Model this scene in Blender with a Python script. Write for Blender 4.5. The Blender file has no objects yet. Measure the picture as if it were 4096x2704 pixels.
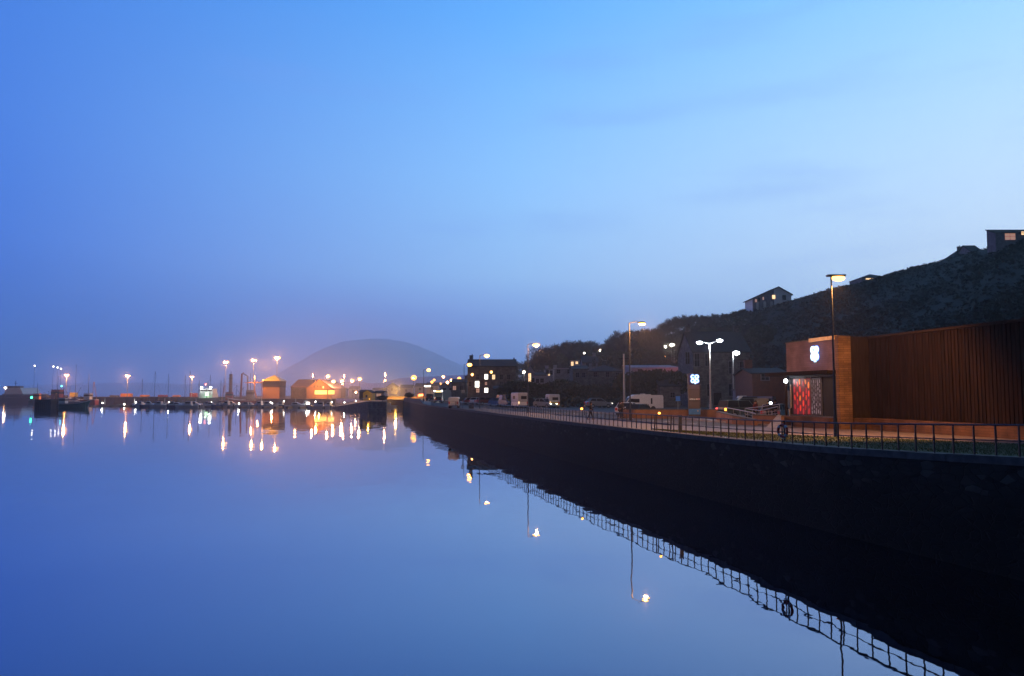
import bpy, math, random
from mathutils import Vector, Matrix
random.seed(7)
sc = bpy.context.scene
COL = sc.collection
# ------------------------------------------------------------------ camera
CAMH = 5.5; F = 3104.0; CX, CY = 2048.0, 1352.0
PITCH = math.atan(220.5 / F)
cp, sp = math.cos(PITCH), math.sin(PITCH)
cam_d = bpy.data.cameras.new("camera"); cam = bpy.data.objects.new("camera", cam_d); COL.objects.link(cam)
cam_d.sensor_width = 36; cam_d.lens = 36 * F / 4096; cam_d.clip_start = 0.1; cam_d.clip_end = 40000
cam.location = (0, 0, CAMH); cam.rotation_euler = (math.pi / 2 + PITCH, 0, 0)
sc.camera = cam
# ------------------------------------------------------------------ view, sampling
sc.view_settings.view_transform = 'Standard'; sc.view_settings.look = 'None'
sc.view_settings.exposure = 0.0; sc.view_settings.gamma = 1.0; sc.view_settings.use_curve_mapping = False
cy = sc.cycles
cy.use_denoising = True
cy.max_bounces = 6; cy.diffuse_bounces = 2; cy.glossy_bounces = 4; cy.transmission_bounces = 4
cy.transparent_max_bounces = 8; cy.volume_bounces = 3
cy.sample_clamp_indirect = 6; cy.caustics_reflective = False; cy.caustics_refractive = False
def s2l(c):
    return tuple(((v / 255) / 12.92 if v / 255 <= 0.04045 else ((v / 255 + 0.055) / 1.055) ** 2.4) for v in c) + (1,)
# ------------------------------------------------------------------ dusk sky
SUN_EL, SUN_ROT = math.radians(1.0), math.radians(55)
w = bpy.data.worlds.new("World"); sc.world = w; w.use_nodes = True
nt = w.node_tree; N = nt.nodes; L = nt.links; N.clear()
out = N.new('ShaderNodeOutputWorld'); bg = N.new('ShaderNodeBackground'); L.new(bg.outputs[0], out.inputs[0])
tc = N.new('ShaderNodeTexCoord'); nrm = N.new('ShaderNodeVectorMath'); nrm.operation = 'NORMALIZE'
L.new(tc.outputs['Generated'], nrm.inputs[0])
sep = N.new('ShaderNodeSeparateXYZ'); L.new(nrm.outputs[0], sep.inputs[0])
def mrange(src, a, b, c, d, smooth=False):
    m = N.new('ShaderNodeMapRange'); m.clamp = True
    if smooth: m.interpolation_type = 'SMOOTHSTEP'
    L.new(src, m.inputs[0])
    for i, v in zip((1, 2, 3, 4), (a, b, c, d)): m.inputs[i].default_value = v
    return m.outputs[0]
def ramp(fac, stops):
    r = N.new('ShaderNodeValToRGB'); L.new(fac, r.inputs[0]); e = r.color_ramp.elements
    while len(e) < len(stops): e.new(0.5)
    for el, (p, c) in zip(e, stops): el.position = p; el.color = s2l(c)
    return r.outputs[0]
zf = mrange(sep.outputs[2], 0, 0.6, 0, 1)
SKY_L = [(0, (44, 76, 172)), (.10, (56, 98, 198)), (.28, (66, 116, 216)), (.5, (64, 118, 214)), (.75, (56, 112, 208)), (1, (46, 98, 194))]
SKY_C = [(0, (104, 130, 216)), (.10, (130, 168, 236)), (.25, (156, 200, 247)), (.45, (138, 194, 248)), (.75, (92, 166, 240)), (1, (72, 144, 230))]
SKY_R = [(0, (178, 204, 242)), (.10, (202, 223, 249)), (.25, (208, 229, 251)), (.45, (188, 221, 250)), (.75, (140, 202, 246)), (1, (110, 178, 240))]
cl, cc, cr = ramp(zf, SKY_L), ramp(zf, SKY_C), ramp(zf, SKY_R)
def mix(f, a, b, mode='MIX'):
    m = N.new('ShaderNodeMix'); m.data_type = 'RGBA'; m.blend_type = mode
    if isinstance(f, float): m.inputs[0].default_value = f
    else: L.new(f, m.inputs[0])
    for s, v in ((6, a), (7, b)):
        if isinstance(v, tuple): m.inputs[s].default_value = v
        else: L.new(v, m.inputs[s])
    return m.outputs[2]
x1 = mrange(sep.outputs[0], -0.55, 0.0, 0, 1); x2 = mrange(sep.outputs[0], 0.0, 0.52, 0, 1)
sky = mix(x2, mix(x1, cl, cc), cr)
gx = mrange(sep.outputs[0], -.42, -.16, 0, 1, True); gx2 = mrange(sep.outputs[0], -.14, .16, 1, 0, True); gzz = mrange(sep.outputs[2], .005, .16, .78, 0, True)
def mul(p, q):
    m = N.new('ShaderNodeMath'); m.operation = 'MULTIPLY'; L.new(p, m.inputs[0]); L.new(q, m.inputs[1]); return m.outputs[0]
sky = mix(mul(mul(gx, gx2), gzz), sky, s2l((150, 136, 224)))
# thin darker cloud streaks low over the ridge
mp = N.new('ShaderNodeMapping'); mp.inputs['Scale'].default_value = (2.2, 2.2, 15); mp.inputs['Rotation'].default_value = (0, math.radians(-14), 0)
L.new(nrm.outputs[0], mp.inputs[0])
nz = N.new('ShaderNodeTexNoise'); nz.inputs['Scale'].default_value = 1.6; nz.inputs['Detail'].default_value = 5; L.new(mp.outputs[0], nz.inputs[0])
cld = mrange(nz.outputs[0], .50, .78, 0, .26, True)
sky = mix(cld, sky, s2l((112, 150, 226)))
# darker night side behind the viewer
back = mrange(sep.outputs[1], -0.35, 0.55, 0.16, 1.0, True)
up = mrange(sep.outputs[2], 0.5, 1.0, 1.0, 0.45)
mm = N.new('ShaderNodeMath'); mm.operation = 'MULTIPLY'; L.new(back, mm.inputs[0]); L.new(up, mm.inputs[1])
vm = N.new('ShaderNodeVectorMath'); vm.operation = 'SCALE'; L.new(sky, vm.inputs[0]); L.new(mm.outputs[0], vm.inputs['Scale'])
st = N.new('ShaderNodeTexSky'); st.sky_type = 'NISHITA'; st.sun_disc = False; st.sun_elevation = SUN_EL; st.sun_rotation = SUN_ROT
sv = N.new('ShaderNodeVectorMath'); sv.operation = 'SCALE'; sv.inputs['Scale'].default_value = 0.012; L.new(st.outputs[0], sv.inputs[0])
ad = N.new('ShaderNodeVectorMath'); ad.operation = 'ADD'; L.new(vm.outputs[0], ad.inputs[0]); L.new(sv.outputs[0], ad.inputs[1])
L.new(ad.outputs[0], bg.inputs[0]); bg.inputs[1].default_value = 1.27
# last of the sun, already gone behind the ridge: very weak and soft
sl = bpy.data.lights.new("sun", 'SUN'); sl.energy = 0.02; sl.angle = math.radians(20); sl.color = (1, .85, .75)
so = bpy.data.objects.new("sun", sl); COL.objects.link(so)
so.rotation_euler = (math.radians(89 - 2), 0, math.radians(180 - 55))
HAZE = dict(density=2.4e-4, color=(.94, .96, 1.0, 1))
# ------------------------------------------------------------------ photograph pixel -> place
def ray(px, py):
    dx, dy = (px - CX) / F, (CY - py) / F
    return Vector((dx, cp - dy * sp, sp + dy * cp))
def P(px, py, Y):
    r = ray(px, py); t = Y / r.y
    return Vector((r.x * t, Y, CAMH + r.z * t))
def XZ(px, Y): return P(px, 1572.5, Y).x
def ZP(py, Y): return P(2048, py, Y).z
def G(px, py, z):
    r = ray(px, py); t = (z - CAMH) / r.z
    return Vector((r.x * t, r.y * t, z))
def lerp(a, b, t): return a + (b - a) * t
def interp(x, pts):
    if x <= pts[0][0]: return pts[0][1]
    for (a, va), (b, vb) in zip(pts, pts[1:]):
        if x <= b: return lerp(va, vb, (x - a) / (b - a))
    return pts[-1][1]
def smooth(t): t = max(0, min(1, t)); return t * t * (3 - 2 * t)
# ------------------------------------------------------------------ mesh helpers
class MB:
    def __init__(s): s.v = []; s.f = []; s.sm = False
    def quad(s, *p):
        n = len(s.v); s.v += [tuple(q) for q in p]; s.f.append(tuple(range(n, n + len(p))))
        return s
    def box(s, c, d, rz=0.0, taper=1.0, M=None):
        n = len(s.v); cs, sn = math.cos(rz), math.sin(rz)
        for k in (-1, 1):
            tt = taper if k == 1 else 1
            for a, b in ((-1, -1), (1, -1), (1, 1), (-1, 1)):
                x, y = a * d[0] / 2 * tt, b * d[1] / 2 * tt
                p = Vector((c[0] + x * cs - y * sn, c[1] + x * sn + y * cs, c[2] + k * d[2] / 2))
                s.v.append(tuple(M @ p if M else p))
        for q in ((0, 3, 2, 1), (4, 5, 6, 7), (0, 1, 5, 4), (1, 2, 6, 5), (2, 3, 7, 6), (3, 0, 4, 7)): s.f.append(tuple(n + i for i in q))
        return s
    def bx(s, x0, x1, y0, y1, z0, z1): return s.box(((x0 + x1) / 2, (y0 + y1) / 2, (z0 + z1) / 2), (abs(x1 - x0), abs(y1 - y0), abs(z1 - z0)))
    def tube(s, pts, r, n=6, caps=True):
        pts = [Vector(p) for p in pts]
        rs = r if isinstance(r, (list, tuple)) else [r] * len(pts)
        base = len(s.v); ref = Vector((0, 0, 1)); m = len(pts)
        for i, p in enumerate(pts):
            d = (pts[min(i + 1, m - 1)] - pts[max(i - 1, 0)])
            if d.length < 1e-9: d = Vector((0, 0, 1))
            d.normalize(); q = ref if abs(d.dot(ref)) < .95 else Vector((1, 0, 0))
            a = d.cross(q).normalized(); b = d.cross(a)
            for k in range(n):
                t = 2 * math.pi * k / n
                s.v.append(tuple(p + (a * math.cos(t) + b * math.sin(t)) * rs[i]))
        for i in range(m - 1):
            for k in range(n):
                s.f.append((base + i * n + k, base + i * n + (k + 1) % n, base + (i + 1) * n + (k + 1) % n, base + (i + 1) * n + k))
        if caps:
            s.f.append(tuple(base + k for k in range(n))[::-1]); s.f.append(tuple(base + (m - 1) * n + k for k in range(n)))
        return s
    def ball(s, c, r, n=8, m=6):
        r = r if isinstance(r, (tuple, list)) else (r, r, r); b = len(s.v)
        for i in range(1, m):
            t = math.pi * i / m
            for k in range(n):
                u = 2 * math.pi * k / n
                s.v.append((c[0] + r[0] * math.sin(t) * math.cos(u), c[1] + r[1] * math.sin(t) * math.sin(u), c[2] + r[2] * math.cos(t)))
        top = len(s.v); s.v.append((c[0], c[1], c[2] + r[2])); s.v.append((c[0], c[1], c[2] - r[2]))
        for i in range(m - 2):
            for k in range(n): s.f.append((b + i * n + k, b + (i + 1) * n + k, b + (i + 1) * n + (k + 1) % n, b + i * n + (k + 1) % n))
        for k in range(n):
            s.f.append((top, b + k, b + (k + 1) % n)); s.f.append((top + 1, b + (m - 2) * n + (k + 1) % n, b + (m - 2) * n + k))
        return s
    def prism(s, poly, a, b, axis='y'):
        """extrude a 2D polygon along an axis: 'y' -> poly is (x,z); 'x' -> (y,z); 'z' -> (x,y)"""
        n = len(s.v); m = len(poly)
        for t in (a, b):
            for u, v in poly:
                s.v.append((u, t, v) if axis == 'y' else ((t, u, v) if axis == 'x' else (u, v, t)))
        for i in range(m): s.f.append((n + i, n + (i + 1) % m, n + m + (i + 1) % m, n + m + i))
        s.f.append(tuple(n + i for i in range(m))[::-1]); s.f.append(tuple(n + m + i for i in range(m)))
        return s
    def loft(s, secs, close=True):
        b = len(s.v); m = len(secs[0])
        for q in secs: s.v += [tuple(p) for p in q]
        for i in range(len(secs) - 1):
            for k in range(m): s.f.append((b + i * m + k, b + i * m + (k + 1) % m, b + (i + 1) * m + (k + 1) % m, b + (i + 1) * m + k))
        if close:
            s.f.append(tuple(b + k for k in range(m))[::-1]); s.f.append(tuple(b + (len(secs) - 1) * m + k for k in range(m)))
        return s
    def mesh(s, name, mat):
        me = bpy.data.meshes.new(name); me.from_pydata(s.v, [], s.f)
        import bmesh
        if len(s.f) < 4000:
            bm = bmesh.new(); bm.from_mesh(me); bmesh.ops.recalc_face_normals(bm, faces=bm.faces); bm.to_mesh(me); bm.free()
        if mat: me.materials.append(mat)
        if s.sm:
            for p in me.polygons: p.use_smooth = True
        return me
    def build(s, name, mat, parent=None, label=None):
        o = bpy.data.objects.new(name, s.mesh(name, mat)); COL.objects.link(o)
        if parent: o.parent = parent
        if label: o['label'] = label
        return o
def tag(o, label=None, cat=None, group=None, kind=None):
    if label: o['label'] = label
    if cat: o['category'] = cat
    if group: o['group'] = group
    if kind: o['kind'] = kind
    return o
def thing(name, label, cat, loc=(0, 0, 0), rz=0.0, group=None):
    o = bpy.data.objects.new(name, None); COL.objects.link(o); o.location = loc; o.rotation_euler = (0, 0, rz)
    o.empty_display_size = .2
    return tag(o, label, cat, group)
def children(o): return KIDS.get(o.name) or [c for c in bpy.data.objects if c.parent == o]
KIDS = {}
def copy_tree(o, loc=None, rz=None, label=None, group=None, parent=None, scale=None):
    if o.name not in KIDS: KIDS[o.name] = [c for c in bpy.data.objects if c.parent == o]
    c = o.copy(); COL.objects.link(c)
    if parent: c.parent = parent
    for k in KIDS[o.name]: copy_tree(k, parent=c)
    if loc is not None: c.location = loc
    if rz is not None: c.rotation_euler = (0, 0, rz)
    if scale is not None: c.scale = (scale,) * 3
    if label: c['label'] = label
    if group: c['group'] = group
    return c
# ------------------------------------------------------------------ materials
MT = {}
def mat(name, c1, c2=None, scale=2.0, rough=.75, bump=0.0, metal=0.0, stretch=(1, 1, 1), detail=5, spec=.4, lo=.35, hi=.65, coord='Object'):
    m = bpy.data.materials.new(name); m.use_nodes = True; t = m.node_tree; n = t.nodes; l = t.links
    b = n['Principled BSDF']; b.inputs['Roughness'].default_value = rough; b.inputs['Metallic'].default_value = metal
    b.inputs['Specular IOR Level'].default_value = spec
    if c2 is None: c2 = tuple(v * .75 for v in c1)
    tc = n.new('ShaderNodeTexCoord'); mp = n.new('ShaderNodeMapping'); mp.inputs['Scale'].default_value = stretch
    nz = n.new('ShaderNodeTexNoise'); nz.inputs['Scale'].default_value = scale; nz.inputs['Detail'].default_value = detail
    l.new(tc.outputs[coord], mp.inputs[0]); l.new(mp.outputs[0], nz.inputs[0])
    mr = n.new('ShaderNodeMapRange'); mr.inputs[1].default_value = lo; mr.inputs[2].default_value = hi; l.new(nz.outputs[0], mr.inputs[0])
    mx = n.new('ShaderNodeMix'); mx.data_type = 'RGBA'; l.new(mr.outputs[0], mx.inputs[0])
    mx.inputs[6].default_value = (*c1, 1); mx.inputs[7].default_value = (*c2, 1); l.new(mx.outputs[2], b.inputs['Base Color'])
    if bump:
        bp = n.new('ShaderNodeBump'); bp.inputs['Strength'].default_value = bump; bp.inputs['Distance'].default_value = .05
        l.new(nz.outputs[0], bp.inputs['Height']); l.new(bp.outputs[0], b.inputs['Normal'])
    m['nodes'] = 1; MT[name] = m
    return m
def emat(name, col, strength, base=(.8, .8, .8)):
    m = bpy.data.materials.new(name); m.use_nodes = True; b = m.node_tree.nodes['Principled BSDF']
    b.inputs['Base Color'].default_value = (*base, 1); b.inputs['Emission Color'].default_value = (*col, 1)
    b.inputs['Emission Strength'].default_value = strength; m.cycles.emission_sampling = 'NONE'; MT[name] = m
    return m
def brickmat(name, c1, c2, mortar, bw, bh, rough=.85, ms=.02, off=.5, rot=None, noise=.5, coord='Object', bumpd=.02):
    """coursed stone: brick pattern on a wall whose length runs along local X or Y (generated from position)"""
    m = bpy.data.materials.new(name); m.use_nodes = True; t = m.node_tree; n = t.nodes; l = t.links; b = n['Principled BSDF']
    b.inputs['Roughness'].default_value = rough; b.inputs['Specular IOR Level'].default_value = .3
    tc = n.new('ShaderNodeTexCoord'); sx = n.new('ShaderNodeSeparateXYZ'); l.new(tc.outputs[coord], sx.inputs[0])
    # distance along the wall = x + y so both long and end faces get upright courses
    a = n.new('ShaderNodeMath'); a.operation = 'ADD'; l.new(sx.outputs[0], a.inputs[0]); l.new(sx.outputs[1], a.inputs[1])
    cb = n.new('ShaderNodeCombineXYZ'); l.new(a.outputs[0], cb.inputs[0]); l.new(sx.outputs[2], cb.inputs[1])
    nz0 = n.new('ShaderNodeTexNoise'); nz0.inputs['Scale'].default_value = .8; l.new(tc.outputs[coord], nz0.inputs[0])
    wv = n.new('ShaderNodeVectorMath'); wv.operation = 'SCALE'; wv.inputs['Scale'].default_value = .12 * bw; l.new(nz0.outputs[1], wv.inputs[0])
    av = n.new('ShaderNodeVectorMath'); l.new(cb.outputs[0], av.inputs[0]); l.new(wv.outputs[0], av.inputs[1])
    br = n.new('ShaderNodeTexBrick'); l.new(av.outputs[0], br.inputs[0]); br.offset = off
    br.inputs['Scale'].default_value = 1; br.inputs['Brick Width'].default_value = bw; br.inputs['Row Height'].default_value = bh
    br.inputs['Mortar Size'].default_value = ms; br.inputs['Color1'].default_value = (*c1, 1); br.inputs['Color2'].default_value = (*c2, 1)
    br.inputs['Mortar'].default_value = (*mortar, 1); br.inputs['Bias'].default_value = 0
    nz = n.new('ShaderNodeTexNoise'); nz.inputs['Scale'].default_value = 1.1; nz.inputs['Detail'].default_value = 8; l.new(tc.outputs[coord], nz.inputs[0])
    mr = n.new('ShaderNodeMapRange'); mr.inputs[1].default_value = .3; mr.inputs[2].default_value = .7; mr.inputs[3].default_value = 1 - noise; mr.inputs[4].default_value = 1 + noise * .6
    l.new(nz.outputs[0], mr.inputs[0])
    sc_ = n.new('ShaderNodeVectorMath'); sc_.operation = 'SCALE'; l.new(br.outputs[0], sc_.inputs[0]); l.new(mr.outputs[0], sc_.inputs['Scale'])
    l.new(sc_.outputs[0], b.inputs['Base Color'])
    bp = n.new('ShaderNodeBump'); bp.inputs['Distance'].default_value = bumpd; bp.inputs['Strength'].default_value = .7
    inv = n.new('ShaderNodeMath'); inv.operation = 'SUBTRACT'; inv.inputs[0].default_value = 1; l.new(br.outputs[1], inv.inputs[1])
    l.new(inv.outputs[0], bp.inputs['Height']); l.new(bp.outputs[0], b.inputs['Normal']); MT[name] = m
    return m
mat('asphalt', (.055, .052, .05), (.085, .08, .075), 6, .8, .1, spec=.15)
mat('paving', (.10, .078, .068), (.14, .11, .095), 3, .7, .1)
mat('kerbstone', (.28, .27, .25), (.2, .19, .18), 4, .7)
mat('coping', (.07, .062, .058), (.11, .10, .09), 3, .8, .2)
mat('roadpaint', (.75, .75, .72), (.5, .5, .48), 9, .6)
mat('grass', (.045, .062, .012), (.07, .08, .018), 5, .9, .2)
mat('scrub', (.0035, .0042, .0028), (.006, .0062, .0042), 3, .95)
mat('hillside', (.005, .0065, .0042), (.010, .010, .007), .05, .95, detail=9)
mat('farhill', (.48, .35, .55), (.56, .42, .62), .004, .95, detail=8)  # pale violet stands in for haze over the distant hills
mat('metal_dark', (.05, .055, .06), (.08, .08, .085), 8, .45, metal=.4)
mat('galvanised', (.34, .35, .36), (.26, .27, .28), 8, .45, metal=.5)
mat('rail', (.035, .038, .042), (.06, .06, .065), 8, .4, metal=.3)
mat('white_paint', (.78, .78, .77), (.7, .7, .69), 4, .4)
mat('offwhite', (.55, .55, .55), (.45, .45, .46), 3, .5)
mat('glass_dark', (.012, .013, .016), (.016, .018, .022), 1, .4, spec=.06)
mat('rubber', (.02, .02, .02), (.03, .03, .03), 6, .9)
mat('slate', (.022, .023, .028), (.038, .039, .044), 5, .8, .2, spec=.15)
mat('render_grey', (.18, .17, .21), (.12, .115, .145), 1.2, .9)
mat('render_pale', (.32, .30, .36), (.24, .23, .28), 1.2, .9)
mat('render_white', (.5, .5, .5), (.38, .38, .38), 1.2, .9)
mat('concrete', (.2, .19, .18), (.13, .125, .12), 2, .85, .2)
mat('larch', (.011, .0070, .0068), (.0185, .0108, .0104), 1.6, .85, .15, stretch=(4, 4, .25), spec=.05, lo=.42, hi=.58)
mat('timber_dark', (.016, .010, .009), (.028, .018, .016), 3, .85, stretch=(3, 3, .4), spec=.08)
mat('bark', (.035, .03, .028), (.055, .047, .04), 8, .95)
mat('twig', (.018, .016, .016), (.03, .027, .025), 5, .95)
mat('leaf', (.02, .032, .015), (.045, .055, .025), 5, .9)
brickmat('house_stone', (.095, .088, .09), (.16, .145, .14), (.08, .077, .08), .55, .25)
brickmat('pillar_stone', (.22, .125, .065), (.135, .07, .04), (.08, .05, .03), .62, .14, ms=.012, noise=.45)
brickmat('sign_stone', (.20, .125, .13), (.16, .10, .105), (.12, .08, .08), .9, .13, ms=.008, noise=.3)
emat('win_warm', (1, .62, .30), 1.6); emat('win_white', (1, .95, .8), 3.5); emat('win_dim', (1, .45, .25), .35)
emat('win_cool', (.7, .85, 1), 1.2)
emat('sodium', (1, .42, .08), 8); emat('sodium_far', (1, .40, .07), 3.0); emat('lamp_white', (1, .93, .78), 9); emat('led_white', (.88, .96, 1), 26)
emat('green_lamp', (.05, 1, .45), 9); emat('cyan_lamp', (.1, .9, 1), 8); emat('red_lamp', (1, .06, .03), 4); emat('amber_lamp', (1, .35, .03), 8)
emat('head_lamp', (1, .97, .9), 22)

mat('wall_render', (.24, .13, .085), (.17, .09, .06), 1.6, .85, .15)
brickmat('plinth_stone', (.12, .06, .04), (.09, .046, .032), (.06, .034, .026), .8, .14, ms=.01, noise=.5)
# ================================================================== SETTING
EDGE = [(-30, 29.6), (22.9, 15.2), (25.5, 14.4), (30.7, 12.83), (37, 11.3), (51, 7.8), (65, 4.1), (157, -17.6), (246, -34.2)]
def ex(Y): return interp(Y, EDGE)
GZ = [(-30, 4.1), (15, 3.80), (22.9, 3.56), (25.5, 3.47), (30.7, 3.31), (38, 3.2), (48, 3.15)]
def gz(Y): return interp(Y, GZ)
# water: calm mirror with slow ripples
def water_mat():
    m = bpy.data.materials.new('water'); m.use_nodes = True; t = m.node_tree; n = t.nodes; l = t.links; n.clear()
    o = n.new('ShaderNodeOutputMaterial'); g = n.new('ShaderNodeBsdfGlossy'); g.inputs['Roughness'].default_value = .012
    geo = n.new('ShaderNodeNewGeometry')
    tot = None
    for sc3, amp, det in (((.22, .22, 1), .0032, 1), ((.9, .55, 1), .0075, 2), ((5, 3.5, 1), .0035, 1)):
        mp = n.new('ShaderNodeMapping'); mp.inputs['Scale'].default_value = sc3; l.new(geo.outputs['Position'], mp.inputs[0])
        z = n.new('ShaderNodeTexNoise'); z.inputs['Scale'].default_value = 1; z.inputs['Detail'].default_value = det; l.new(mp.outputs[0], z.inputs[0])
        s = n.new('ShaderNodeVectorMath'); s.operation = 'SUBTRACT'; l.new(z.outputs[1], s.inputs[0]); s.inputs[1].default_value = (.5, .5, .5)
        k = n.new('ShaderNodeVectorMath'); k.operation = 'SCALE'; k.inputs['Scale'].default_value = amp * 2; l.new(s.outputs[0], k.inputs[0])
        if tot is None: tot = k.outputs[0]
        else:
            a = n.new('ShaderNodeVectorMath'); l.new(tot, a.inputs[0]); l.new(k.outputs[0], a.inputs[1]); tot = a.outputs[0]
    pn = n.new('ShaderNodeTexNoise'); pn.inputs['Scale'].default_value = .035; pn.inputs['Detail'].default_value = 3; pm = n.new('ShaderNodeMapping'); pm.inputs['Scale'].default_value = (.35, 1, 1); l.new(geo.outputs['Position'], pm.inputs[0]); l.new(pm.outputs[0], pn.inputs[0])
    pr = n.new('ShaderNodeMapRange'); pr.inputs[1].default_value = .42; pr.inputs[2].default_value = .66; pr.inputs[3].default_value = .75; pr.inputs[4].default_value = 1.7; l.new(pn.outputs[0], pr.inputs[0])
    pk = n.new('ShaderNodeVectorMath'); pk.operation = 'SCALE'; l.new(tot, pk.inputs[0]); l.new(pr.outputs[0], pk.inputs['Scale']); tot = pk.outputs[0]
    ml = n.new('ShaderNodeVectorMath'); ml.operation = 'MULTIPLY'; l.new(tot, ml.inputs[0]); ml.inputs[1].default_value = (1, 1, 0)
    ad = n.new('ShaderNodeVectorMath'); l.new(ml.outputs[0], ad.inputs[0]); ad.inputs[1].default_value = (0, 0, 1)
    nn = n.new('ShaderNodeVectorMath'); nn.operation = 'NORMALIZE'; l.new(ad.outputs[0], nn.inputs[0]); l.new(nn.outputs[0], g.inputs['Normal'])
    sy = n.new('ShaderNodeSeparateXYZ'); l.new(geo.outputs['Position'], sy.inputs[0]); rr = n.new('ShaderNodeMapRange'); l.new(sy.outputs[1], rr.inputs[0])
    rr.inputs[1].default_value = 60; rr.inputs[2].default_value = 210; rr.inputs[3].default_value = .012; rr.inputs[4].default_value = .042; l.new(rr.outputs[0], g.inputs['Roughness'])   # finer wind ripples out in the open harbour
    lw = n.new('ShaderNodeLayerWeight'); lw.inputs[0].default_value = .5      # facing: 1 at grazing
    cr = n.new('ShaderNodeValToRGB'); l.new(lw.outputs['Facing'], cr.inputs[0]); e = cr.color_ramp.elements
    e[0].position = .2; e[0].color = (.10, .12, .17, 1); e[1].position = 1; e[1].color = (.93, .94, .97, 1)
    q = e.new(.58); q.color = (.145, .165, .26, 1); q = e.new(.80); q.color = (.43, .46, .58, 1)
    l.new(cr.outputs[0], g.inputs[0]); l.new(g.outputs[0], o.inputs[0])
    return m
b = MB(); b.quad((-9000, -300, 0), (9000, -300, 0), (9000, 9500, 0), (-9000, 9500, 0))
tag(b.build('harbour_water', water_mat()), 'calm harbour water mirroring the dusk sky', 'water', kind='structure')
b = MB(); b.quad((-9500, -400, -3), (9500, -400, -3), (9500, 9900, -3), (-9500, 9900, -3))
tag(b.build('seabed', MT['rubber']), 'dark sea floor', 'ground', kind='structure')
# hill terrain
def t_of(px): return (px - CX) / F
RIDGE_H = [(1500, 1592), (1640, 1575), (1750, 1568), (1900, 1555), (2050, 1520), (2150, 1488), (2240, 1462), (2330, 1448), (2415, 1438), (2500, 1408), (2590, 1384), (2670, 1358), (2760, 1322), (2850, 1290),
           (2930, 1266), (3010, 1247), (3110, 1222), (3200, 1196), (3330, 1156), (3450, 1136), (3587, 1094), (3700, 1066), (3820, 1034), (3950, 996), (4096, 962), (4400, 890), (4900, 800), (5600, 760)]
RIDGE_R = [(1500, 700), (1900, 520), (2150, 430), (2500, 360), (2800, 300), (3100, 270), (3500, 235), (4096, 190), (4900, 150)]
RIDGE_0 = [(1500, 330), (1900, 230), (2150, 190), (2500, 175), (2800, 160), (3100, 140), (3500, 105), (4096, 72), (4900, 45)]
def hill_prof(s): return s ** 1.25 if s < 1 else 1 + .12 * (s - 1)
def hz(X, Y):
    px = CX + F * X / max(Y, 1); Rr = interp(px, RIDGE_R); R0 = interp(px, RIDGE_0)
    zr = ZP(interp(px, RIDGE_H), Rr); s = (Y - R0) / (Rr - R0)
    g = gz(Y)
    if s <= 0: return g
    n = .25 * math.sin(X * .13 + 1.3 * math.sin(Y * .07)) + .2 * math.sin(Y * .21 + X * .05)
    return g + (zr - g) * hill_prof(min(s, 2)) + n * min(1, s * 3) * (1 if s < .9 else .4)
b = MB(); cols = [1480 + i * 24 for i in range(172)]; rows = [i / 26 for i in range(0, 45)]
for px in cols:
    Rr = interp(px, RIDGE_R); R0 = interp(px, RIDGE_0)
    for s in rows:
        Y = R0 + (Rr - R0) * s; X = t_of(px) * Y
        b.v.append((X, Y, hz(X, Y) - (.1 if s == 0 else 0)))
nr = len(rows)
for i in range(len(cols) - 1):
    for j in range(nr - 1): b.f.append((i * nr + j, (i + 1) * nr + j, (i + 1) * nr + j + 1, i * nr + j + 1))
b.sm = True
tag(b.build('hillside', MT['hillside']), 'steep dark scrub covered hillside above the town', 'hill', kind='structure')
# flat town ground: one sheet from the quay edge inland
b = MB(); Ys = [-30, -10, 5, 15, 20, 24, 28, 32, 36, 40, 44, 47, 51, 58, 65, 80, 100, 130, 157, 190, 220, 246, 300, 328.8, 329.2, 400, 520, 700]
for Y in Ys:
    e = ex(Y) if Y <= 246 else (-34 if Y < 329 else (-62 if Y < 330 else -80 - (Y - 327) * .5))
    b.v.append((e + .02, Y, gz(Y) - .02)); b.v.append((max(e + 30, Y * .45), Y, gz(Y) - .02)); b.v.append((max(e + 60, Y * 1.25 + 60), Y, gz(Y) - .02))
for i in range(len(Ys) - 1):
    for k in (0, 1): b.f.append((i * 3 + k, i * 3 + k + 1, i * 3 + k + 4, i * 3 + k + 3))
tag(b.build('ground', MT['asphalt']), 'dark asphalt ground of the car parks behind the quay', 'ground', kind='structure')
def strip(name, m, o0, o1, y0, y1, dz, label, cat, kind='structure', step=3.0, thick=0):
    b = MB(); n = max(2, int((y1 - y0) / step)); 
    for i in range(n + 1):
        Y = lerp(y0, y1, i / n); f0 = o0(Y) if callable(o0) else o0; f1 = o1(Y) if callable(o1) else o1
        b.v.append((ex(Y) + f0, Y, gz(Y) + dz)); b.v.append((ex(Y) + f1, Y, gz(Y) + dz))
    for i in range(n): b.f.append((2 * i, 2 * i + 1, 2 * i + 3, 2 * i + 2))
    if thick:
        k = len(b.v)
        for v in list(b.v): b.v.append((v[0], v[1], v[2] - thick))
        for i in range(n):
            b.f.append((2 * i, 2 * i + 2, k + 2 * i + 2, k + 2 * i)); b.f.append((2 * i + 1, k + 2 * i + 1, k + 2 * i + 3, 2 * i + 3))
    o = b.build(name, m)
    return tag(o, label, cat, kind=kind)
PW = lambda Y: 5.0 + 9.2 * smooth((57 - Y) / 6)
strip('promenade', MT['paving'], .45, PW, -30, 246, .02, 'paved footway along the top of the quay wall', 'pavement')
strip('road', MT['asphalt'], 5.3, 12.3, 50, 246, -.06 + .045, 'damp asphalt harbour road beside the promenade', 'road')
strip('kerb', MT['kerbstone'], 5.0, 5.16, 56.5, 246, .10, 'pale stone kerb between promenade and road', 'kerb', thick=.15)
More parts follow.
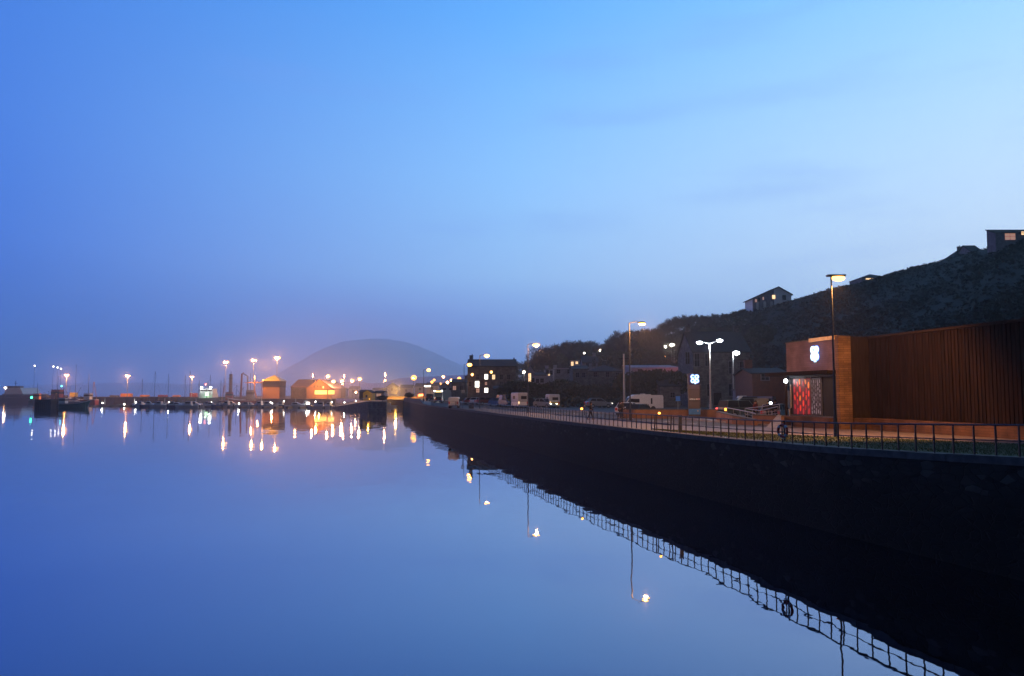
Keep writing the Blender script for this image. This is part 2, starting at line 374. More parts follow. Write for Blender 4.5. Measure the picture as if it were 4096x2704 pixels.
strip('kerb', MT['kerbstone'], 12.3, 12.46, 54, 246, .10, 'pale stone kerb on the landward side of the road', 'kerb', thick=.15)
strip('pavement', MT['paving'], 12.46, 14.2, 57, 246, .09, 'narrow pavement on the landward side of the road', 'pavement')
b = MB()
for i in range(15, 60):
    y = i * 4.0; x = ex(y) + 8.8; x2 = ex(y + 1.6) + 8.8
    b.quad((x - .06, y, gz(y) - .011), (x + .06, y, gz(y) - .011), (x2 + .06, y + 1.6, gz(y + 1.6) - .011), (x2 - .06, y + 1.6, gz(y + 1.6) - .011))
tag(b.build('road_markings', MT['roadpaint']), 'dashed white centre line of the harbour road', 'road marking', kind='structure')
def gw(Y): return interp(Y, [(34, 10.2), (38, 9.2), (42, 6.2), (46, 3.4), (50, .96)])
b = strip('verge', MT['grass'], .95, gw, -30, 50, .028, 'grass verge between the railing and the footpath', 'grass', 'structure', 1.5)
# grass blades
b = MB(); rg = random.Random(3)
for i in range(26000):
    Y = 18 + 32 * rg.random(); o = lerp(.98, gw(Y) - .03, rg.random()); x = ex(Y) + o; z = gz(Y) + .03; a = rg.random() * 6.28; h = .03 + .05 * rg.random(); r = .012
    b.v += [(x - r * math.cos(a), Y - r * math.sin(a), z), (x + r * math.cos(a), Y + r * math.sin(a), z), (x + rg.uniform(-.03, .03), Y + rg.uniform(-.03, .03), z + h)]
    k = len(b.v); b.f.append((k - 3, k - 2, k - 1))
tag(b.build('grass', MT['grass']), 'short grass growing on the verge behind the railing', 'grass', kind='stuff')
# ---- quay wall
def quay_mat():
    m = bpy.data.materials.new('quay_stone'); m.use_nodes = True; t = m.node_tree; n = t.nodes; l = t.links; B = n['Principled BSDF']
    B.inputs['Roughness'].default_value = .8; B.inputs['Specular IOR Level'].default_value = .25
    tc = n.new('ShaderNodeTexCoord'); sx = n.new('ShaderNodeSeparateXYZ'); l.new(tc.outputs['Object'], sx.inputs[0])
    mp = n.new('ShaderNodeMapping'); mp.inputs['Scale'].default_value = (1, 1, 2.0); l.new(tc.outputs['Object'], mp.inputs[0])
    vo = n.new('ShaderNodeTexVoronoi'); vo.inputs['Scale'].default_value = 2.2; l.new(mp.outputs[0], vo.inputs[0])
    ve = n.new('ShaderNodeTexVoronoi'); ve.feature = 'DISTANCE_TO_EDGE'; ve.inputs['Scale'].default_value = 2.2; l.new(mp.outputs[0], ve.inputs[0])
    hs = n.new('ShaderNodeSeparateColor'); l.new(vo.outputs['Color'], hs.inputs[0])
    r = n.new('ShaderNodeValToRGB'); l.new(hs.outputs[0], r.inputs[0]); e = r.color_ramp.elements
    e[0].color = (.010, .009, .008, 1); e[1].color = (.055, .05, .045, 1); e[1].position = 1; q = e.new(.85); q.color = (.018, .0165, .015, 1)
    # wet weed-dark band below high water mark, ragged
    nz = n.new('ShaderNodeTexNoise'); nz.inputs['Scale'].default_value = .5; nz.inputs['Detail'].default_value = 7; l.new(tc.outputs['Object'], nz.inputs[0])
    a = n.new('ShaderNodeMath'); a.operation = 'MULTIPLY_ADD'; l.new(nz.outputs[0], a.inputs[0]); a.inputs[1].default_value = -1.6; l.new(sx.outputs[2], a.inputs[2])
    mr = n.new('ShaderNodeMapRange'); l.new(a.outputs[0], mr.inputs[0]); mr.inputs[1].default_value = .9; mr.inputs[2].default_value = 2.0; mr.inputs[3].default_value = .06; mr.inputs[4].default_value = 1
    mo = n.new('ShaderNodeMapRange'); l.new(ve.outputs[0], mo.inputs[0]); mo.inputs[2].default_value = .06; mo.inputs[3].default_value = .35
    k = n.new('ShaderNodeMath'); k.operation = 'MULTIPLY'; l.new(mr.outputs[0], k.inputs[0]); l.new(mo.outputs[0], k.inputs[1])
    s = n.new('ShaderNodeVectorMath'); s.operation = 'SCALE'; l.new(r.outputs[0], s.inputs[0]); l.new(k.outputs[0], s.inputs['Scale']); l.new(s.outputs[0], B.inputs['Base Color'])
    bp = n.new('ShaderNodeBump'); bp.inputs['Distance'].default_value = .04; l.new(mo.outputs[0], bp.inputs['Height']); l.new(bp.outputs[0], B.inputs['Normal'])
    return m
qm = quay_mat()
root = thing('quay_wall', 'long dark stone quay wall running beside the harbour road', 'quay wall')
b = MB(); n = 150
for i in range(n + 1):
    Y = lerp(-30, 246, i / n); b.v.append((ex(Y) - .25, Y, -2.5)); b.v.append((ex(Y) - .02, Y, gz(Y) - .02)); b.v.append((ex(Y) + .6, Y, gz(Y) - .02)); b.v.append((ex(Y) + .6, Y, -2.5))
for i in range(n):
    for k in range(3): b.f.append((4 * i + k, 4 * i + k + 1, 4 * i + 4 + k + 1, 4 * i + 4 + k))
b.f.append((n * 4, n * 4 + 1, n * 4 + 2, n * 4 + 3))
b.build('wall_face', qm, root)
b = MB(); seg = 1.4; Y = -30; rg = random.Random(5)
while Y < 246:
    s = seg * rg.uniform(.8, 1.25) * (1 if Y < 70 else 2.2); Y2 = min(Y + s - .02, 246); h = rg.uniform(-.008, .008)
    x0, x1 = ex(Y), ex(Y2); z0, z1 = gz(Y), gz(Y2); q = rg.uniform(-.015, .015)
    p = [(x0 - .05 + q, Y, z0 - .20), (x0 + .44, Y, z0 - .20), (x1 + .44, Y2, z1 - .20), (x1 - .05 + q, Y2, z1 - .20)]
    k = len(b.v); b.v += p + [(a_, b_, c_ + .245 + h) for a_, b_, c_ in p]
    for f in ((0, 3, 2, 1), (4, 5, 6, 7), (0, 1, 5, 4), (1, 2, 6, 5), (2, 3, 7, 6), (3, 0, 4, 7)): b.f.append(tuple(k + i for i in f))
    Y += s
b.build('coping', MT['coping'], root)
# seaward parapet and end face near the inlet
b = MB()
for i in range(20):
    Y0 = lerp(157, 246, i / 20); Y1 = lerp(157, 246, (i + 1) / 20); 
    k = len(b.v)
    for Y_, z_ in ((Y0, 0), (Y1, 0)):
        hh = .9 * smooth((Y_ - 160) / 14) + .05
        b.v += [(ex(Y_) - .0, Y_, 3.2), (ex(Y_) + .42, Y_, 3.2), (ex(Y_) + .42, Y_, 3.2 + hh), (ex(Y_) - .0, Y_, 3.2 + hh)]
    for a_ in range(4): b.f.append((k + a_, k + (a_ + 1) % 4, k + 4 + (a_ + 1) % 4, k + 4 + a_))
    if i == 19: b.f.append((k + 4, k + 5, k + 6, k + 7))
b.build('parapet', MT['house_stone'], root)
inner = thing('inner_quay', 'yellow lit stone wall at the head of the inlet', 'quay wall')
b = MB(); b.bx(-34.5, 12, 246, 248, -2.5, 3.14); b.bx(-34.5, -33.5, 248, 328, -2.5, 3.14); 
b.build('wall_face', MT['house_stone'], inner)
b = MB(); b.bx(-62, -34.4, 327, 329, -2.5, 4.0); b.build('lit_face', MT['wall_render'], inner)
b = MB(); b.bx(-62, -33.5, 326.7, 327.6, 4.0, 4.25); b.build('coping', MT['coping'], inner)
# ---- low wooded coast and the far misty hills
def farhill(name, label, Y, prof, depth, seed):
    b = MB(); rg = random.Random(seed); n = len(prof) - 1; xs = []
    m = 90; rw = 12
    for i in range(m + 1):
        px = lerp(prof[0][0], prof[-1][0], i / m); y = interp(px, prof)
        h = ZP(y, Y)
        h = max(h, .5) + (rg.uniform(-1, 1) * .012 * h)
        for j in range(rw + 1):
            s = j / rw; yy = Y + (s - .5) * 2 * depth; 
            b.v.append((XZ(px, Y) * (1 + .02 * (s - .5)), yy, -1 + (h + 1) * math.sin(math.pi * min(1, s) ) ** .8))
    for i in range(m):
        for j in range(rw): b.f.append((i * (rw + 1) + j, (i + 1) * (rw + 1) + j, (i + 1) * (rw + 1) + j + 1, i * (rw + 1) + j + 1))
    b.sm = True
    tag(b.build(name, MT['farhill']), label, 'hill', kind='structure')
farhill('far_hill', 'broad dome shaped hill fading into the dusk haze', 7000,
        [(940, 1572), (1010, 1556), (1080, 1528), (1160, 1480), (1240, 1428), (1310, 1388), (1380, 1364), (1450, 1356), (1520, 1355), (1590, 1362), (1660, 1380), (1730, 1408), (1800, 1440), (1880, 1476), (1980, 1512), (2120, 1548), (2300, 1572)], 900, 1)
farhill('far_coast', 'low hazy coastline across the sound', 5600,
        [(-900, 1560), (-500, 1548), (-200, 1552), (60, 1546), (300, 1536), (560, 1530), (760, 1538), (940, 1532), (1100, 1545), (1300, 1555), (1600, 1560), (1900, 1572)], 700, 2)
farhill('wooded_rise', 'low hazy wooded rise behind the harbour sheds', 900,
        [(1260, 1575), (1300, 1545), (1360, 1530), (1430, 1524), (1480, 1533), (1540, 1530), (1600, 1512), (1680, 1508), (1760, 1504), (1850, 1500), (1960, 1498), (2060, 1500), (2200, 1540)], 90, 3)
# ================================================================== RAILING
root = thing('quayside_railing', 'long dark metal railing with two rails along the quay edge', 'railing')
RO = .30
ROADV = lambda Y: (ex(Y) + RO)
posts = []; Y = 19.0; 
while Y < 150:
    posts.append(Y); Y += .76
LOWR = .52
def railpts(dz, y0, y1, n=90): return [(ROADV(lerp(y0, y1, i / n)), lerp(y0, y1, i / n), gz(lerp(y0, y1, i / n)) + dz) for i in range(n + 1)]
b = MB(); b.tube(railpts(1.0, 14, 150), .034, 6); b.build('top_rail', MT['rail'], root)
b = MB(); b.tube(railpts(LOWR, 14, 150), .023, 6); b.build('mid_rail', MT['rail'], root)
def post_mb(b, Y, org=(0, 0, 0)):
    x, z = ROADV(Y) - org[0], gz(Y) - org[2]; y = Y - org[1]
    b.tube([(x, y, z + .015), (x, y, z + 1.0)], .031, 6); b.tube([(x, y, z + LOWR - .04), (x, y, z + LOWR + .04)], .045, 6)
    b.tube([(x, y, z + .015), (x, y, z + .04)], .06, 6)
for Y in posts[:99]:
    b = MB(); post_mb(b, Y); b.build('post', MT['rail'], root)
b = MB()
for Y in posts[99:]: post_mb(b, Y)
tag(b.build('post', MT['rail'], root), kind='stuff')
for q in (0, 2.2):
    b = MB(); Yg = 46.0 + q; b.tube([(ROADV(Yg), Yg, gz(Yg) + .05), (ROADV(Yg) + .05, Yg, gz(Yg) + 1.05)], .04, 6); b.build('gate_post', MT['rail'], root)
# life ring on its backing board, tied to a railing post
p = G(3132, 1760, 3.35); Yl = 34.6; xl = ex(Yl) + .19
t = thing('life_ring', 'red and white life ring with black holder on the quay railing', 'life ring', (xl, Yl, gz(Yl) + .06), math.radians(-62)); t.scale = (.88,) * 3
b = MB(); sec = []
R_, r_ = .29, .065
def torus(b, R_, r_, a0, a1, n, c, m=8):
    secs = []
    for i in range(n + 1):
        a = lerp(a0, a1, i / n); cc = Vector((c[0] + R_ * math.cos(a), c[1], c[2] + R_ * math.sin(a)))
        secs.append([cc + Vector((math.cos(a) * r_ * math.cos(u), r_ * math.sin(u), math.sin(a) * r_ * math.cos(u))) for u in [2 * math.pi * k / m for k in range(m)]])
    b.loft(secs)
mat('ring_red', (.55, .04, .02), (.4, .03, .02), 5, .5); mat('ring_white', (.7, .7, .68), (.6, .6, .6), 5, .5)
torus(b, R_, r_, 0, 2 * math.pi, 40, (0, -.12, .60)); b.build('ring', MT['ring_red'], t)
for k in range(4):
    b = MB(); a = math.pi / 4 + k * math.pi / 2; torus(b, R_, r_ + .008, a - .22, a + .22, 6, (0, -.12, .60)); b.build('band', MT['ring_white'], t)
b = MB(); b.box((0, 0.0, .60), (.09, .03, 1.0)); b.box((0, 0.0, .84), (.34, .028, .07)); b.build('backing_board', MT['rubber'], t)
b = MB(); b.tube([(R_ * .95 * math.cos(a), -.12, .6 + R_ * .95 * math.sin(a) - .12) for a in [math.pi * (1.1 + .8 * i / 12) for i in range(13)]], .012, 5); b.build('rope', MT['ring_white'], t)
# ================================================================== STREET LAMPS
def plight(parent, loc, energy, col, r=.12, spot=None):
    d = bpy.data.lights.new('lamp_light', 'SPOT' if spot else 'POINT'); d.energy = energy; d.color = col; d.shadow_soft_size = r
    if spot: d.spot_size = math.radians(spot); d.spot_blend = .5
    o = bpy.data.objects.new('lamp_light', d); COL.objects.link(o); o.parent = parent; o.location = loc
    return o
SOD = (1, .42, .12)
def lamp(label, px, Y, pytop, base=None, arm=1.0, rz=0, emit='sodium', bulb=(.30, .16, .10), energy=2200, col=SOD, head='cobra', pole='metal_dark', group=None, r=.07, name='street_lamp', x=None, spot=None):
    X = XZ(px, Y) if x is None else x
    zb = (gz(Y) if base is None else base); zt = ZP(pytop, Y); h = zt - zb
    t = thing(name, label, 'street lamp', (X, Y, zb), rz, group)
    b = MB(); b.tube([(0, 0, 0), (0, 0, 1.1)], r * 1.45, 8); b.tube([(0, 0, 1.1), (0, 0, h + .12)], [r * .95, r * .6], 8); b.build('pole', MT[pole], t)
    if head == 'cobra':
        b = MB(); b.tube([(0, 0, h + .08), (arm * .35, 0, h + .16), (arm * .75, 0, h + .18)], r * .5, 6); b.build('arm', MT[pole], t)
        b = MB(); b.ball((arm + .05, 0, h + .14), (.36, .15, .08), 10, 6); b.build('lamp_head', MT['metal_dark'], t)
        b = MB(); b.ball((arm + .1, 0, h + .03), bulb, 10, 6); b.sm = True; b.build('bulb', MT[emit], t)
        if energy: plight(t, (arm + .1, 0, h - .2), energy, col)
    elif head == 'flat':
        b = MB(); b.box((arm * .45, 0, h + .10), (arm * 1.1 + .3, .34, .09)); b.build('lamp_head', MT['metal_dark'], t)
        b = MB(); b.ball((arm * .66, 0, h - .04), (.36, .2, .16), 12, 6); b.sm = True; b.build('bulb', MT[emit], t)
        if energy:
            so_ = plight(t, (arm * .6, 0, h - .25), energy, col, .12, spot); so_.rotation_euler = Vector((.12, .75, -1)).to_track_quat('-Z', 'Y').to_euler()
    elif head == 'single':
        b = MB(); b.ball((arm * .5, 0, h), bulb, 10, 6); b.build('bulb', MT[emit], t)
        if energy: plight(t, (arm * .5, -.9, h - .2), energy, col, .25)
    elif head == 'tee':
        b = MB(); b.tube([(-arm, 0, h + .1), (arm, 0, h + .1)], r * .6, 5); b.build('arm', MT[pole], t)
        for s in (-1, 1):
            b = MB(); b.ball((s * arm, 0, h + .1), bulb, 10, 6); b.build('bulb', MT[emit], t)
        if energy: plight(t, (0, -1.2, h - .3), energy, col, .3)
    return t
QG = 'tall sodium lamps along the promenade'
lamp('nearest tall street lamp with flat head, in front of the shop pillar', 3338, 41, 1110, arm=.58, head='flat', energy=8600, spot=150, group=QG)
lamp('tall street lamp in front of the white motorhome', 2520, 63.7, 1296, arm=.95, energy=3000, group=QG)
lamp('tall street lamp beside the boxy campervan by the road', 2112, 92, 1381, arm=.85, bulb=(.42, .25, .18), energy=2600, group=QG)
lamp('street lamp rising above the roof of the dark tall building', 1919, 118, 1424, arm=.95, bulb=(.42, .28, .24), energy=1500, group=QG)
lamp('street lamp just left of the dark tall building gable', 1856, 156, 1460, arm=1.0, bulb=(.5, .36, .34), energy=900, group=QG)
lamp('small distant street lamp beyond the white box van', 1694, 193, 1481, arm=1.15, bulb=(.5, .36, .38), energy=2400, group=QG)
lamp('very bright orange lamp at the bend of the harbour road', 1653, 290, 1511, arm=.3, head='single', bulb=(1.1, 1.1, 1.0), energy=9000, emit='sodium_far')
TG = 'small lamps along the distant street'
for i, (px, py, Y, e) in enumerate([(1723, 1528, 330, 'sodium_far'), (1732, 1520, 360, 'sodium_far'), (1768, 1507, 300, 'sodium_far'), (1757, 1535, 400, 'sodium_far'), (1784, 1529.5, 300, 'sodium_far'), (1800, 1521, 270, 'sodium_far'), (1830, 1515, 240, 'sodium_far')]):
    lamp(['lower', 'upper', 'highest', 'lowest', 'middle', 'brighter', 'rightmost'][i] + ' small round lamp over the distant street, ' + ['left edge of the cluster', 'second from the left', 'above the coach', 'just left of the pink wall', 'over the orange gable', 'right of the orange gable', 'beside the dark terrace'][i],
         px, Y, py, head='single', bulb=(.62, .62, .6), emit=e, energy=1600 if i in (2, 4, 5) else 0, group=TG, r=.06)
t = thing('lamp_row', 'short row of white lamps fixed above the distant road', 'lamp row', (XZ(1710, 340), 340, 3.15))
b = MB(); b.tube([(-1.2, 0, 0), (-1.2, 0, 4.6)], .06); b.tube([(1.2, 0, 0), (1.2, 0, 4.6)], .06); b.tube([(-1.4, 0, 4.6), (1.4, 0, 4.6)], .05); b.build('bracket', MT['metal_dark'], t)
for k in range(5):
    b = MB(); b.ball((-1.1 + k * .55, -.1, ZP(1544.5, 340) - 3.15), .3, 8, 6); b.build('bulb', MT['lamp_white'], t)
# town quay lamps behind the sheds
for i, (px, py, Y, kind) in enumerate([(1250, 1502.5, 380, 'tall'), (1311, 1505, 330, 'b'), (1333.6, 1526, 345, 'b'), (1367, 1524, 350, 'b'), (1369, 1536, 360, 's'), (1376, 1505, 340, 'n'), (1409, 1523, 350, 'b'), (1438, 1516, 330, 'b'), (1539.5, 1498, 320, 'n'), (1539.5, 1521, 322, 's'), (1424, 1568.5, 300, 's')]):
    lb = ['slim lit lamp in front of the big shed gable', 'large bright lamp just right of the big shed roof', 'bright lamp right of the shed lamp, lower down', 'bright lamp under the thin tall lamp post', 'small lamp hanging below the pair by the thin post', 'thin tall lamp post between bright lamps', 'bright lamp left of the twin bright lamp', 'brightest wide lamp over the boat yard', 'slender lamp post above the inlet, upper light', 'lower lamp on the slender post line by the inlet', 'white lamp beside the dark quay hut'][i]
    bl = {'tall': (.35, .35, 1.1), 'b': (.95, .9, .85), 's': (.5, .5, .5), 'n': (.35, .35, 1.0)}[kind]
    lamp(lb, px, Y, py, base=3.15, head='single', arm=.02, bulb=bl, emit='sodium_far', energy={'tall': 2200, 'b': 6000, 's': 600, 'n': 1800}[kind], col=(1, .44, .22), group='lamps around the town quay', r=.08)
PG = 'lamps standing on the ferry pier'
for i, (px, py, Y, br, e) in enumerate([(264, 1501, 438, .55, 24000), (509, 1504, 438, .55, 14000), (766, 1508, 438, .5, 10000), (901, 1449, 438, .68, 22000), (1012, 1441, 438, .68, 22000), (1106, 1432, 400, .7, 20000)]):
    lamp('twin headed pier lamp ' + ['above the red wheelhouse trawler', 'over the orange container on the pier', 'among thin yacht masts', 'left of the dark dockside tower', 'above the orange crane beam', 'highest of the pier lamps, beside the pyramid roof'][i],
         px, Y, py, base=3.3, head='tee', arm=br * 1.4, bulb=(br * 1.25, br, br), emit='sodium_far', energy=e, group=PG, pole='galvanised', r=.16)
for i, (px, py) in enumerate([(134, 1463), (209, 1466), (226, 1470), (240, 1475)]):
    lamp(['single distant white lamp high over the ferry', 'first of three white lamps in a descending line', 'middle of three white lamps in a descending line', 'lowest of three white lamps in a descending line'][i], px, 620, py, base=2, head='single', arm=.02, bulb=(.55, .55, .55), emit='lamp_white', energy=0, group='distant white lamps beyond the pier', r=.1)
lamp('white lamp alone at the far left end of the pier', 21, 470, 1551.5, base=3, head='single', arm=.02, bulb=(.7, .7, .6), emit='lamp_white', energy=2500, r=.1)
for nm, lb, px, py, Y, e in (('navigation_light', 'green navigation light at the end of the dark pier head', 126, 1590, 268, 'green_lamp'), ('navigation_light', 'cyan navigation light left of the trawler mast lamp', 246, 1544.5, 380, 'cyan_lamp')):
    p = P(px, py, Y); t = thing(nm, lb, 'light', (p.x, Y, 0)); b = MB(); b.tube([(0, 0, 2), (0, 0, p.z - .3)], .07); b.build('pole', MT['metal_dark'], t)
    b = MB(); b.ball((0, 0, p.z), .33, 8, 6); b.build('lens', MT[e], t)
# car park lamps
t = lamp('tall white twin lamp between the sign totem and the stone house', 2842, 88, 1385, base=3.15, head='none', pole='galvanised', energy=0, r=.13)
h = ZP(1371, 88) - 3.15
b = MB(); b.tube([(-1.1, 0, h + .12), (0, 0, h - .1), (1.1, 0, h + .3)], .06); b.build('arm', MT['galvanised'], t)
for s in (-1, 1):
    b = MB(); b.ball((s * 1.15, 0, h + .12 + s * .12), (.36, .2, .17), 10, 6); b.build('bulb', MT['led_white'], t)
plight(t, (0, -.3, h - .4), 600, (.85, .93, 1)); plight(t, (0, -.35, h - 1.6), 40, (1, 1, .9))
t = lamp('shorter white single lamp in front of the stone house wall', 2934, 110, 1420, base=3.3, head='none', pole='galvanised', energy=0, r=.13)
h = ZP(1412, 110) - 3.3
b = MB(); b.ball((.5, 0, h), (.5, .28, .26), 10, 6); b.build('bulb', MT['led_white'], t); plight(t, (.4, -.3, h - .5), 350, (.85, .93, 1))
# ================================================================== SUPERMARKET (frame: u along the facade away from the camera, v inland)
FA = math.atan2(-1, 7.0)              # facade direction
Bx, By = 20.45, 48.9
shop = thing('supermarket', 'stone and vertical timber clad shop with glowing emblem and leaf patterned window', 'shop building', (21.33, 51, -.2365), math.atan2(.152, 1.0)); shop.scale = (1.043,) * 3
# local +Y runs along the facade (away), local +X inland
ZT, ZB, ZF = 9.02, 3.95, 3.15
b = MB(); b.bx(0, .9, .02, 6.3, 6.95, ZT); b.build('sign_box', MT['sign_stone'], shop)
b = MB(); b.bx(-.04, .94, .9, 6.34, ZT, ZT + .06); b.build('sign_box_coping', MT['coping'], shop)
b = MB(); b.bx(-.06, .80, -.32, .018, 3.2, ZT + .08); b.build('pillar', MT['pillar_stone'], shop)
b = MB(); b.bx(.80, 2.12, -.25, -.05, 3.2, ZT + .05); b.build('recess_wall', MT['timber_dark'], shop)
# ledge of the sign box, the street lamp's orange light painted into its colour
mat('ledge_lit', (.55, .33, .14), (.4, .24, .1), 4, .4)
b = MB(); b.bx(-.09, .12, 0.02, 3.1, ZT - .13, ZT + .12); b.build('ledge', MT['ledge_lit'], shop)
# canopy and soffit
b = MB(); b.bx(-.45, 4.5, .3, 8.6, 6.74, 6.95); b.build('canopy', MT['timber_dark'], shop)
b = MB(); b.bx(-.47, -.44, .3, 8.64, 6.72, 6.97); b.bx(-.44, 4.5, 8.6, 8.64, 6.72, 6.97); b.build('canopy_fascia', MT['larch'], shop)
# glazed corner
for a_, nm in ((0, 'window'),):
    fr = MB()
    for y in (.05, 2.0, 3.3, 4.0, 6.1): fr.bx(.10, .22, y - .04, y + .04, 3.98, 6.72)
    fr.bx(.10, .22, .05, 6.1, 6.58, 6.72); fr.bx(.10, .22, .05, 6.1, 3.94, 4.02); fo = fr.build('window', MT['metal_dark'], shop)
    g = MB(); g.bx(.14, .17, .09, 6.06, 4.02, 6.58); g.build('pane', MT['glass_dark'], fo)
b = MB(); b.bx(.2, 2.5, 6.15, 6.35, 3.3, 6.72); b.build('side_glazing', MT['glass_dark'], shop)
b = MB(); b.bx(.2, 2.5, .02, .1, 3.3, 6.72); b.build('side_glazing', MT['glass_dark'], shop)
b = MB(); b.tube([(-.1, 6.3, 3.3), (-.1, 6.3, 6.72)], .09, 8); b.build('corner_post', MT['timber_dark'], shop)
b = MB(); b.tube([(-.16, 5.75, 3.9), (-.16, 5.75, 4.4), (-.1, 5.6, 4.5), (-.1, 5.6, 6.1)], .035, 6); b.build('downpipe', MT['galvanised'], shop)
# leaf patterned translucent panel (lit from inside): red-orange ovals, then a black and white one
def leafpanel(name, y0, y1, m_, base, seed, n, sz):
    b = MB(); b.bx(.115, .135, y0, y1, 4.06, 6.5); po = b.build(name, base, shop)
    rg = random.Random(seed); by = {}; groups = {k: by.setdefault(q_.name, MB()) for k, q_ in enumerate(m_)}; pts = []
    nc = max(2, int((y1 - y0) / (sz * 2.15))); nr_ = max(3, int(2.42 / (sz * 3.1)))
    for i in range(nc * nr_):
        y = y0 + (i % nc + .5 + rg.uniform(-.14, .14)) * (y1 - y0) / nc; z = 4.07 + ((i // nc) + .5 + (.25 if (i % nc) % 2 else -.2) + rg.uniform(-.12, .12)) * 2.42 / nr_
        if z > 6.3 or z < 4.2: z = min(6.28, max(4.22, z))
        g = groups[rg.randrange(len(m_))]; a = rg.uniform(-.14, .14); r = sz * rg.uniform(.72, .98)
        poly = [(y + r * .62 * math.cos(t_) * 1.1 + r * 1.5 * math.sin(t_) * math.sin(a), z + r * 1.5 * math.sin(t_)) for t_ in [2 * math.pi * k / 10 for k in range(10)]]
        g.prism(poly, .100, .112, 'x')
    for k, g in by.items():
        if g.v: g.build('leaf_pattern', MT[k], po)
emat('leaf_red', (1, .05, .02), .62, (.3, .02, .01)); emat('leaf_crimson', (.9, .03, .05), .30, (.3, .02, .02)); emat('leaf_orange', (1, .22, .02), .75, (.3, .1, .01)); emat('leaf_dim', (.7, .03, .03), .13, (.2, .02, .01))
emat('panel_red', (.6, .01, .04), .14, (.05, .01, .01)); emat('petal_white', (.45, .42, .6), .16, (.2, .2, .2)); emat('petal_grey', (.3, .28, .45), .07, (.1, .1, .1))
mat('panel_black', (.01, .01, .014), (.02, .018, .025), 5, .4)
leafpanel('leaf_panel', 3.42, 5.68, [MT['leaf_red'], MT['leaf_crimson'], MT['leaf_orange'], MT['leaf_red'], MT['leaf_crimson']], MT['panel_red'], 5, 40, .165)
leafpanel('dark_panel', 2.1, 3.3, [MT['petal_white'], MT['petal_grey']], MT['panel_black'], 9, 60, .095)
b = MB(); b.ball((-.25, 6.0, 6.35), (.13, .13, .14), 8, 6); b.build('security_light', MT['led_white'], shop); plight(shop, (-.5, 6.0, 6.2), 7, (.9, .95, 1))
# plinth walls
b = MB(); b.bx(-.55, -.05, .1, 6.5, 3.05, 3.93); b.build('plinth', MT['plinth_stone'], shop)
# main hall: vertical larch boards over a dark backing
b = MB(); b.bx(2.17, 22, -30, -.3, 3.3, 8.95); b.build('hall_wall', MT['timber_dark'], shop)
b = MB(); rg = random.Random(11); y = -.27
while y > -27:
    wd = rg.choice((.19, .20, .215)); b.bx(2.06 - rg.choice((0, .008, .015)), 2.14, y - wd, y, ZB + .02, 8.9 + rg.uniform(-.02, .02)); y -= wd + rg.choice((.045, .055, .065))
b.build('timber_cladding', MT['larch'], shop)
b = MB(); b.bx(1.98, 2.3, -30, -.24, 8.93, 9.06); b.build('roof_fascia', MT['timber_dark'], shop)
b = MB(); b.bx(1.85, 2.3, -30, -.34, 3.2, ZB); b.bx(.82, 1.85, -.55, -.27, 3.2, ZB - .004); b.build('base_wall', MT['plinth_stone'], shop)
b = MB(); b.bx(.9, 22, -.04, 6.2, 8.2, 8.9) ; b.build('roof', MT['slate'], shop)
b = MB(); b.bx(6, 22, 6.35, 12, 3.2, 6.7); b.build('rear_wall', MT['render_grey'], shop)
# emblem: four joined glowing letter rings c o / o p
def emblem(parent, cx, cz, s, ynorm, m_, frame):
    """frame(u,v,d) -> local point; u right, v up, d outward"""
    b = MB(); R_ = s * .180; tk = s * .074
    for (u, v, a0, a1) in ((-.23, .235, .75, 5.55), (.23, .235, 0, 6.2832), (-.23, -.235, 0, 6.2832), (.23, -.235, 0, 6.2832)):
        secs = []; n = 22
        for i in range(n + 1):
            a = lerp(a0, a1, i / n); q = []
            for rr, dd in ((R_ - tk, 0), (R_ + tk, 0), (R_ + tk, .09), (R_ - tk, .09)):
                q.append(frame(cx + u * s + rr * math.cos(a), cz + v * s + rr * math.sin(a), dd))
            secs.append(q)
        b.loft(secs)
    q = [(-.035, -.235), (.135, -.235), (.135, -.60), (-.035, -.60)]
    b.loft([[frame(cx + u * s, cz + v * s, dd) for u, v in q] for dd in (0, .09)])
    g = MB()
    for u, v in ((-.23, .235), (.23, .235), (-.23, -.235), (.23, -.235)):
        q = [(cx + u * s + (R_ + tk + .045 * s) * math.cos(t_), cz + v * s + (R_ + tk + .045 * s) * math.sin(t_)) for t_ in [2 * math.pi * k / 20 for k in range(20)]]
        g.loft([[frame(x_, z_, dd) for x_, z_ in q] for dd in (-.012 + .001 * (u > 0) + .002 * (v > 0), -.004 + .001 * (u > 0) + .002 * (v > 0))])
    g.build('halo_plate', MT['emblem_halo'], parent)  # glowing blue plate added behind the rings to give a rim of light
    return b.build('emblem', m_, parent)
emat('emblem_halo', (.02, .16, 1), 1.1, (.02, .05, .3)); emat('emblem_glow', (.42, .86, 1.0), 1.45)
YE = 2.42
emblem(shop, 0, 8.13, .98, 0, MT['emblem_glow'], lambda u, v, d: (-.03 - d, YE - u * .96, v))
plight(shop, (-.55, YE - .1, 8.1), 24, (.12, .35, 1), .3)
